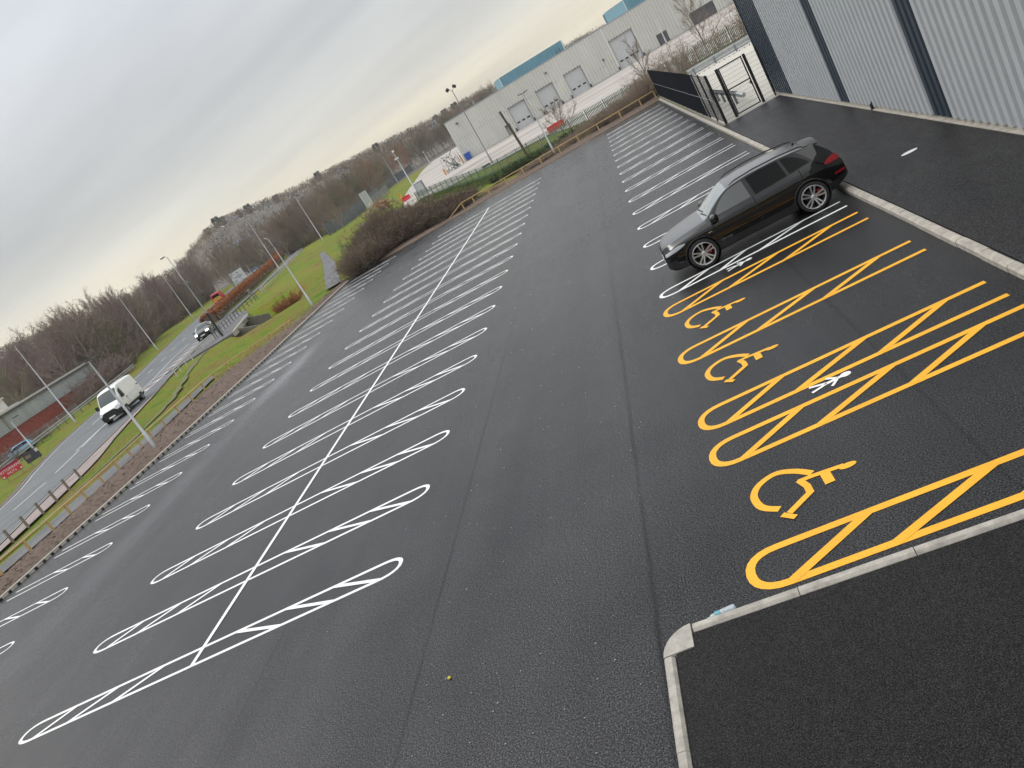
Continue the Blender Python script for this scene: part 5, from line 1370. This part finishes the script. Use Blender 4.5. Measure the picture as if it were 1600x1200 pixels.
mb=MB(); mb.beam((-2.4,0,1.45),(2.4,0,1.45),.08,.08); mb.beam((-2.4,0,.25),(2.4,0,.25),.08,.08); mb.build('rail',M['galv'],t)
# ------------------------------------------------------------------ winter trees
rnd=random.Random(5)
def limb(mb,p,d,L_,r0,r1,segs,bend,n=4,grav=0,rg=rnd):
    pts=[p.copy()]; d=d.normalized(); q=p.copy()
    for i in range(segs):
        d=(d+Vector((rg.gauss(0,bend),rg.gauss(0,bend),rg.gauss(0,bend)+grav))).normalized(); q=q+d*(L_/segs); pts.append(q.copy())
    mb.tube(pts,[r0+(r1-r0)*i/segs for i in range(segs+1)],n,True,False); return pts
def blade(mb,p,d,L_,w,rg):
    d=d.normalized(); s=d.cross(Vector((rg.gauss(0,1),rg.gauss(0,1),rg.gauss(0,1))))
    if s.length<1e-4: return
    s=s.normalized()*w; m_=p+d*L_*.5+Vector((rg.gauss(0,.06),rg.gauss(0,.06),rg.gauss(0,.04)))*L_; e=p+d*L_
    mb.face([p-s,p+s,m_+s*.7,e,m_-s*.7])
def tree_mesh(seed,H,spread,up,nb,n2,n3,tw,trunk_r=.17,clear=.15,leafy=0):
    rg=random.Random(seed); tr=MB(); cr=MB()
    T=limb(tr,Vector((0,0,-.2)),Vector((0,0,1)),H*.72,trunk_r,trunk_r*.28,7,.045,6,0,rg)
    for b in range(nb):
        u=clear+(.98-clear)*(b+rg.random())/nb; k=u*7; i=min(int(k),6); p=T[i].lerp(T[i+1],k-i)
        az=b*2.4+rg.uniform(-.5,.5); el=up*(.65+.5*u)+rg.gauss(0,.08)
        d=Vector((cos(az)*cos(el),sin(az)*cos(el),sin(el)))
        L_=H*spread*(1.12-.62*u)*rg.uniform(.8,1.15)
        B=limb(tr,p,d,L_,trunk_r*(.42-.22*u),.018,5,.10,4,.06,rg)
        for c in range(n2):
            t_=.22+.78*(c+rg.random())/n2; k=t_*5; i=min(int(k),4); q=B[i].lerp(B[i+1],k-i); dd=(B[i+1]-B[i]).normalized()
            e=(dd+Vector((rg.gauss(0,.5),rg.gauss(0,.5),rg.gauss(.12,.4)))).normalized(); l2=L_*rg.uniform(.22,.42)*(1.25-.5*t_)
            S=[q]
            for s in range(3): e=(e+Vector((rg.gauss(0,.14),rg.gauss(0,.14),rg.gauss(.07,.12)))).normalized(); S.append(S[-1]+e*l2/3)
            for a,bb in zip(S,S[1:]): blade(cr,a,bb-a,(bb-a).length*1.1,tw*1.3,rg)
            for f in range(n3):
                t2=(f+rg.random())/n3*2.99; i2=int(t2); z=S[i2].lerp(S[i2+1],t2-i2); g=(e*1.0+Vector((rg.gauss(0,.55),rg.gauss(0,.55),rg.gauss(.18,.45)))).normalized(); l3=l2*rg.uniform(.3,.65)
                blade(cr,z,g,l3,tw,rg)
                if leafy:
                    for w_ in range(leafy): pz=z+g*l3*rg.random()+Vector((rg.gauss(0,.12),)*3); blade(cr,pz,Vector((rg.gauss(0,1),rg.gauss(0,1),rg.gauss(0,1))),.22,.07,rg)
                else:
                    for w_ in range(2): blade(cr,z+g*l3*(.35+.3*w_),(g+Vector((rg.gauss(0,.5),rg.gauss(0,.5),rg.gauss(.1,.4)))),l3*.6,tw*.75,rg)
    return tr,cr
def make_tree(label,args,crm,group,name='bare_tree'):
    t=thing(name,label,'tree',(0,0,-500),0,group); tr,cr=tree_mesh(*args); tr.build('trunk',M['bark'],t); cr.build('crown',M[crm],t); return t
LBL={'p':('purple brown bare tree in the wood beyond the road','bare trees of the wood beyond the road'),
 'b':('broad brown bare tree in the wood beyond the road','bare trees of the wood beyond the road'),
 'o':('olive tinged bare tree with mossy limbs in the wood beyond the road','bare trees of the wood beyond the road'),
 'r':('rust brown tree keeping its dead leaves near the pale factory','rusty trees left of the factory')}
protos={'p':[make_tree(LBL['p'][0],(21,12.5,.46,1.02,20,11,7,.0135),'twig_purple',LBL['p'][1]),make_tree(LBL['p'][0],(22,14,.42,1.12,22,11,7,.0135),'twig_purple',LBL['p'][1]),make_tree(LBL['p'][0],(26,13,.50,1.0,20,11,7,.0135),'twig_purple',LBL['p'][1])],
 'b':[make_tree(LBL['b'][0],(23,12,.55,.80,20,11,7,.015),'twig_brown',LBL['b'][1]),make_tree(LBL['b'][0],(27,12.5,.52,.9,20,11,7,.015),'twig_brown',LBL['b'][1])],
 'o':[make_tree(LBL['o'][0],(24,11,.48,.85,18,11,8,.018),'twig_olive',LBL['o'][1])],
 'r':[make_tree(LBL['r'][0],(25,11.5,.55,.75,16,9,6,.016,.2,.12,2),'twig_rust',LBL['r'][1])]}
used=set()
def plant(kind,x,y,s=1.0,sz=None):
    pr=rnd.choice(protos[kind]); z=terr(x,y)-.1; rz=rnd.uniform(0,6.28); sc_=(s*rnd.uniform(.9,1.12),s*rnd.uniform(.9,1.12),(sz or s)*rnd.uniform(.92,1.1))
    if pr.name not in used:
        used.add(pr.name); pr.location=(x,y,z); pr.rotation_euler=(0,0,rz); pr.scale=sc_; return pr
    return copy_thing(pr,(x,y,z),rz,sc_)
# belts: a line along the far verge, an offset range outward, and a kind mix
def belt(p,q,off0,off1,n,kinds,s0,s1):
    p=Vector(p);q=Vector(q);u=(q-p).normalized();nrm=Vector((-u.y,u.x))
    for i in range(n):
        c=p.lerp(q,(i+rnd.random())/n)+nrm*(off0+(off1-off0)*rnd.random()**1.2)
        plant(rnd.choice(kinds),c.x,c.y,rnd.uniform(s0,s1))
belt((-78,112),(-107,170),2,24,50,'ppppbo',1.0,1.3)
belt((-107,170),(-128,250),3,40,46,'pppbb',1.05,1.35)
belt((-118,215),(-150,330),4,40,34,'ppbb',.85,1.05)
belt((-88,84),(-92,110),8,30,12,'opob',.8,1.0)
belt((-92,58),(-104,100),14,60,20,'obop',.75,1.0)
belt((-86,118),(-140,240),24,60,24,'ppb',1.15,1.45)
# woods behind the hedge and the log heap
belt((-78,205),(-112,300),-8,22,26,'bbpo',.95,1.2)
belt((-62,205),(-76,262),2,22,24,'bbop',.8,1.1)
belt((-64,240),(-88,385),6,34,38,'bbbo',1.0,1.3)
belt((-70,275),(-90,400),3,16,18,'rbbo',1.1,1.5)
belt((-88,400),(-30,420),-6,26,26,'bbob',1.2,1.5)
plant('o',-66,214,.85);plant('r',-84,330,1.25);plant('r',-76,345,1.25)

# ------------------------------------------------------------------ shrubs and thickets
def shrub_mesh(seed,Rr,H,n,m2,tw,up=.9,sub=4):
    rg=random.Random(seed); st=MB(); fo=MB()
    for i in range(n):
        a=rg.uniform(0,6.28);r=Rr*.55*rg.random()**.5; p=Vector((cos(a)*r,sin(a)*r,-.05)); el=rg.gauss(up,.28); d=Vector((cos(a)*cos(el),sin(a)*cos(el),sin(el))); L_=H*rg.uniform(.6,1.1)
        S=limb(st,p,d,L_,.022,.006,4,.12,3,.03,rg)
        for j in range(m2):
            t_=.15+.85*(j+rg.random())/m2; k=t_*4;ii=min(int(k),3); q=S[ii].lerp(S[ii+1],k-ii); e=((S[ii+1]-S[ii]).normalized()+Vector((rg.gauss(0,.65),rg.gauss(0,.65),rg.gauss(.05,.5)))).normalized(); l2=H*rg.uniform(.14,.30); blade(fo,q,e,l2,tw*1.25,rg)
            for s in range(sub): blade(fo,q+e*l2*rg.uniform(.2,1),(e+Vector((rg.gauss(0,.8),rg.gauss(0,.8),rg.gauss(.1,.6)))),l2*rg.uniform(.35,.7),tw,rg)
    return st,fo
def shrub_proto(label,group,args,m,name='shrub',cat='shrub'):
    t=thing(name,label,cat,(0,0,-500),0,group); st,fo=shrub_mesh(*args); st.build('stems',M['bark'],t); fo.build('twigs',M[m],t); return t
def scatter(protos_,spots,label=None,group=None):
    first=set()
    for x,y,s,sz in spots:
        pr=rnd.choice(protos_); z=terr(x,y)-.05; rz=rnd.uniform(0,6.28); k=(s,s,sz)
        if pr.name in first: copy_thing(pr,(x,y,z),rz,k)
        else: first.add(pr.name); pr.location=(x,y,z);pr.rotation_euler=(0,0,rz);pr.scale=k
tl,tg='brown bare bush in the dense thicket at the corner of the car park','bushes of the thicket at the car park corner'
TH=[shrub_proto(tl,tg,(31,1.9,2.7,70,16,.010,.95,5),'thicket_pale'),shrub_proto(tl,tg,(32,2.1,2.5,70,16,.010,.8,5),'thicket'),shrub_proto(tl,tg,(33,1.7,2.6,70,16,.010,.9,5),'thicket')]
sp_=[]
for i in range(46):
    u=rnd.random()**1.15; x=-15.6+10.2*u; y0=66.2; y=y0+rnd.random()*(9.0-5.5*u)+.2; hgt=(1.55-.95*u)*rnd.uniform(.75,1.05)
    if y-y0<1.5: hgt*=.8
    sp_.append((x,y,1.0+rnd.uniform(-.15,.2),hgt))
for i in range(14): sp_.append((-15.6+rnd.random()*1.8,60.8+rnd.random()*7,.8,rnd.uniform(.6,1.0)))
scatter(TH,sp_)
rl,rg_='scraggly bare shrub behind the timber rail and palisade fence','scrub behind the timber rail'
SC=[shrub_proto(rl,rg_,(41,1.3,1.9,36,11,.008,1.05,4),'scrub'),shrub_proto(rl,rg_,(42,1.4,1.8,36,11,.008,1.1,4),'twig_brown')]
sp_=[]
for i in range(56):
    x=-3.5+20.5*rnd.random()**.6; y=66.4+rnd.random()*(1.0 if x<5 else 5.5); sp_.append((x,y,.8,(.26 if x<5 else .34+.055*(x-5))*rnd.uniform(.8,1.15)))
scatter(SC,sp_)
bl,bg_='tall thin bare shrub beyond the long crash barrier','tall scrub beyond the crash barrier'
TS=[shrub_proto(bl,bg_,(51,1.2,4.0,13,8,.008,1.35,3),'scrub'),shrub_proto(bl,bg_,(52,1.5,3.6,13,8,.008,1.25,3),'twig_brown')]
sp_=[(rnd.uniform(14,36),69+rnd.random()*7,1.0,rnd.uniform(.45,.95)) for i in range(46)]
scatter(TS,sp_)
il,ig='low ivy clad shrub at the foot of the palisade fence','ivy shrubs at the palisade fence'
IV=[shrub_proto(il,ig,(61,1.3,1.0,40,16,.030,.7,5),'ivy')]
scatter(IV,[(rnd.uniform(-1,12),71+rnd.random()*4,1.0,rnd.uniform(.6,1.0)) for i in range(16)])
# single larger bushes on the bank
t=make_tree('leaning bare bush on the yard bank right of the floodlight mast',(71,4.6,.62,.75,14,9,6,.010,.07,.05),'scrub',None,'bare_bush'); t.location=(6.6,80.5,terr(6.6,80.5))
t=make_tree('crooked bare sapling in front of the fourth roller door',(72,6.0,.50,.9,12,8,6,.010,.08,.2),'scrub',None,'bare_tree'); t.location=(16.5,74,terr(16.5,74))
t=make_tree('taller bare sapling beside the navy corner of the warehouse',(73,7.5,.42,1.0,13,8,6,.010,.08,.2),'scrub',None,'bare_tree'); t.location=(22.5,72,terr(22.5,72))
t=make_tree('pale bare sapling between the access road and the thicket',(74,6.5,.5,.95,13,8,6,.014,.08,.2),'reed',None,'bare_tree'); t.location=(-46,152,terr(-46,152))
t=make_tree('dark upright tree in front of the grey mesh screen',(75,7.5,.45,.7,14,8,7,.02,.15,.3),'twig_brown',None,'bare_tree'); t.location=(-52.0,215,terr(-52,215))
# red brown bush on the subway mouth, weeds on the bank
rb=shrub_proto('red brown bush hanging over the subway mouth','bushes at the subway mouth',(81,1.8,2.2,60,16,.012,.85,5),'twig_hedge')
scatter([rb],[(-34.8,86.8,1.0,.95),(-36.2,88.2,.9,.8)])
# understorey along the wood edge
ul,ug='dark brown undergrowth bush at the edge of the bare wood','undergrowth along the bare wood'
UN=[shrub_proto(ul,ug,(91,2.6,3.0,60,14,.022,.85,4),'twig_brown'),shrub_proto(ul,ug,(92,2.6,3.2,60,14,.022,.9,4),'twig_purple'),shrub_proto(ul,ug,(93,2.4,2.6,60,14,.022,.8,4),'twig_olive')]
sp_=[]
def ubelt(p,q,o0,o1,n,h0,h1):
    p=Vector(p);q=Vector(q);u=(q-p).normalized();nrm=Vector((-u.y,u.x))
    for i in range(n):
        c=p.lerp(q,(i+rnd.random())/n)+nrm*rnd.uniform(o0,o1); sp_.append((c.x,c.y,rnd.uniform(1.0,1.5),rnd.uniform(h0,h1)))
ubelt((-76,108),(-106,168),3,14,44,.9,1.5)
ubelt((-106,168),(-128,250),5,18,30,1.0,1.6)
ubelt((-90,80),(-94,110),4,14,14,1.0,1.6)
ubelt((-92,50),(-100,92),8,40,22,1.2,1.8)
ubelt((-56,190),(-86,390),5,10,26,1.0,1.5)
ubelt((-76,205),(-100,290),-6,6,22,.9,1.4)
ubelt((-100,290),(-140,300),-4,10,12,1.2,1.8)
scatter(UN,sp_)
# shrubs before the brick works
wl,wg='dark bare bush between the guard rail and the brick works','bushes before the brick works'
WB=[shrub_proto(wl,wg,(95,1.8,2.6,46,12,.018,.9,4),'twig_purple')]
scatter(WB,[(-66.2,66,1,.9),(-66.0,62.5,.9,.8),(-64.6,59,1.1,.8),(-76.5,99,1.3,1.3),(-77.6,104,1.4,1.5),(-75.5,95,1.0,1.2),(-78,108,1.4,1.6),(-69.5,74,.8,.6),(-63,55,1.1,.9),(-71,78.5,.8,.6)])
# clipped beech hedge in the reservation
HP=smooth_poly([(-58.0,108.5),(-61.2,118),(-65.2,138),(-71.4,160),(-79.6,188),(-91,217),(-106,252),(-124,292)],150)
t=thing('beech_hedge','long clipped brown beech hedge between the carriageways','hedge',(0,0,0))
fo=MB(); dk=MB(); rg=random.Random(8)
for i in range(30000):
    u=rg.random()**1.25*148; k=int(u); p=HP[k].lerp(HP[k+1],u-k); nrm=Vector((-(HP[k+1]-HP[k]).y,(HP[k+1]-HP[k]).x)).normalized(); hw=1.35; h=1.55+.35*ss(0,40,u)+.12*noise.noise(Vector((p.x*.3,p.y*.3,0)))
    f=rg.random()
    if f<.5: o=rg.uniform(-hw,hw); z=h+rg.gauss(0,.07)
    else: o=(-hw if rg.random()<.3 else hw)*-1+rg.gauss(0,.1); z=rg.random()**.7*h
    x,y=p.x+nrm.x*o,p.y+nrm.y*o; zz=terr0(x,y)+.08+z
    mbx=fo if z>h*.52+rg.gauss(0,.12) else dk
    blade(mbx,Vector((x,y,zz)),Vector((rg.gauss(0,1),rg.gauss(0,1),rg.gauss(0,.8))),rg.uniform(.18,.38),.075,rg)
fo.build('leaves',M['twig_hedge'],t); dk.build('bare_stems',M['scrub'],t)
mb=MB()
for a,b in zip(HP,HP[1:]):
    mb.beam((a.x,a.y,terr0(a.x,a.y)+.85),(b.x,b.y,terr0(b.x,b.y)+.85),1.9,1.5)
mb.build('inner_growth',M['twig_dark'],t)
# green scrub bank under the palisade: rough tufts
mb=MB(); rg=random.Random(12)
for i in range(26000):
    if i<15000:
        u=rg.random(); a=smooth_poly.__call__ if False else None
        s=rg.random(); x=-19+24*s; yb=lerp_list([(-19.3,112.3),(-16,107),(-12,100.5),(-7.5,91),(-3.2,82.5),(.5,79.4),(5.5,77.6)],x); y=yb+rg.gauss(0,1.6)-.6
        hgt=rg.uniform(.25,.75)
    elif i<20000:
        x=rg.uniform(-28,-20.5); y=rg.uniform(14,52); 
        if -22.8<x<-20.2 and y<36: continue
        if x<lerp_list([(b,a) for a,b in NEAR],y)+2.5: continue
        if rg.random()>.35+.6*noise.noise(Vector((x*.4,y*.4,2))): continue
        hgt=rg.uniform(.04,.12)
    else:
        x=rg.uniform(-40,-17); y=rg.uniform(50,95); hgt=rg.uniform(.05,.14)
        if x<lerp_list([(b,a) for a,b in NEAR],y)+3: continue
    d=Vector((rg.gauss(0,.35),rg.gauss(0,.35),1)); blade(mb,Vector((x,y,terr(x,y)-.05)),d,hgt,.008+.03*hgt,rg)
mb.build('rough_grass',mat('rough grass blades',(.10,.14,.03),.9,nscale=.5,namt=.5),None,'stuff')['label']='rough tufts of grass on the verge and yard bank'

# ------------------------------------------------------------------ far hillside
rg=random.Random(77)
mb=MB()
def clump(c,Rr,H,n):
    for i in range(n):
        a=rg.uniform(0,6.28);f=rg.random()**.5;hh=rg.random()**.75; z=H*hh; r=Rr*f*(1-.55*abs(hh-.45)); p=c+Vector((cos(a)*r,sin(a)*r,z)); blade(mb,p,Vector((rg.gauss(0,.6),rg.gauss(0,.6),1.0)),H*rg.uniform(.14,.30),H*.020,rg)
for i in range(4200):
    az=rg.uniform(-.85,.16); r=430+480*rg.random()**.75
    if rg.random()<.38: r=rg.uniform(860,925)
    x,y=CX+r*sin(az),CY+r*cos(az)
    if noise.noise(Vector((x*.012,y*.012,4)))<-.28 and r<860: continue
    mb.cm=rg.choice([0,0,0,1,1,2]) ; clump(Vector((x,y,terr0(x,y)-.5)),rg.uniform(3.5,8),rg.uniform(5,10),34)
mb.build('far_wood',[M['thicket_pale'],M['thicket'],M['pine']],None,'stuff')['label']='distant woods covering the hillside under the sky'
pl,pg='dark evergreen standing out on the far skyline','skyline evergreens'
pt=thing('pine_tree',pl,'tree',(0,0,-500),0,pg); tr=MB(); tr.tube([(0,0,0),(0,0,9)],[.3,.1],5); tr.build('trunk',M['bark'],pt); cr=MB()
for i in range(900):
    h=rg.random(); a=rg.uniform(0,6.28); r=3.0*(1-abs(h-.55)**1.5)*rg.random()**.5; blade(cr,Vector((cos(a)*r,sin(a)*r,3+h*8)),Vector((cos(a),sin(a),rg.gauss(.2,.4))),1.3,.22,rg)
cr.build('crown',M['pine'],pt)
first=True
for az,r,s in((-.470,905,1.0),(-.456,900,1.3),(-.449,905,1.1),(-.430,900,1.0),(-.418,905,1.2),(-.385,880,.9),(-.178,905,1.0),(-.166,900,1.1),(-.152,905,1.2),(-.142,900,.9),(-.255,800,1.0),(-.33,860,1.1)):
    x,y=CX+r*sin(az),CY+r*cos(az); z=terr0(x,y)-1
    if first: pt.location=(x,y,z); pt.scale=(s,s,s); first=False
    else: copy_thing(pt,(x,y,z),rg.uniform(0,6),(s,s,s))
hl,hg='small pale house with grey roof on the far hillside','houses on the far hillside'
ht=thing('house',hl,'house',(0,0,-500),0,hg)
mb=MB(); mb.box((0,0,2.6),(9,7,5.2)); mb.add([(-4.5,-3.5,5.2),(-4.5,3.5,5.2),(-4.5,0,7.6),(4.5,-3.5,5.2),(4.5,3.5,5.2),(4.5,0,7.6)],[(0,2,1),(3,4,5)]); mb.build('wall',mat('pale render',(.42,.41,.39),.9,nscale=.2,namt=.25),ht)
mb=MB(); mb.face([(-4.8,-3.9,5.0),(4.8,-3.9,5.0),(4.8,0,7.8),(-4.8,0,7.8)]); mb.face([(-4.8,0,7.8),(4.8,0,7.8),(4.8,3.9,5.0),(-4.8,3.9,5.0)]); rf=mb.build('roof',mat('slate roof',(.13,.13,.14),.8),ht)
mb=MB(); mb.box((3,0,7.9),(.8,.8,1.6)); mb.build('chimney',M['brick'],rf)
wm=M['darkglass']
for x in(-2.6,2.6):
    for z in(1.5,3.9): mb=MB(); mb.box((x,-3.5,z),(1.5,.1,1.2)); mb.build('window',wm,ht)
first=True
for i in range(21):
    az=rg.uniform(-.20,-.03) if i<15 else rg.uniform(-.47,-.30); r=rg.uniform(700,890); x,y=CX+r*sin(az),CY+r*cos(az); z=terr0(x,y)-.6; s=rg.uniform(.6,.9); rz=-az+rg.uniform(-.5,.5)
    if first: ht.location=(x,y,z);ht.rotation_euler=(0,0,rz); first=False
    else: copy_thing(ht,(x,y,z),rz,(s,s,s))
t=thing('works_shed','long blue grey roofed shed on the hillside under the skyline pines','building',(-246,529,terr0(-246,529)-1),R(25)); t.scale=(.55,.6,.6)
mb=MB(); mb.box((0,0,3),(34,12,6)); mb.build('wall',M['greyclad'],t); mb=MB(); mb.face([(-17.5,-6.5,5.8),(17.5,-6.5,5.8),(17.5,0,8.6),(-17.5,0,8.6)]); mb.face([(-17.5,0,8.6),(17.5,0,8.6),(17.5,6.5,5.8),(-17.5,6.5,5.8)]); mb.build('roof',mat('blue grey roof',(.10,.13,.17),.8),t)
for x in range(-12,13,6): mb=MB(); mb.box((x,-6.02,2.5),(2.2,.1,1.4)); mb.build('window',M['darkglass'],t)

# ------------------------------------------------------------------ thin winter haze in the air
hz=bpy.data.materials.new('haze'); t_,N_,L_=nt(hz); N_.remove(N_['Principled BSDF'])
pv=N_.new('ShaderNodeVolumePrincipled'); pv.inputs['Color'].default_value=(.90,.92,.95,1); pv.inputs['Density'].default_value=.00013; pv.inputs['Anisotropy'].default_value=.2
L_.new(pv.outputs[0],N_['Material Output'].inputs['Volume'])
mb=MB(); mb.box((0,0,-15),(3200,3200,230)); mb.build('haze',hz,None,'stuff')['label']='thin winter haze'
sc.cycles.volume_bounces=1
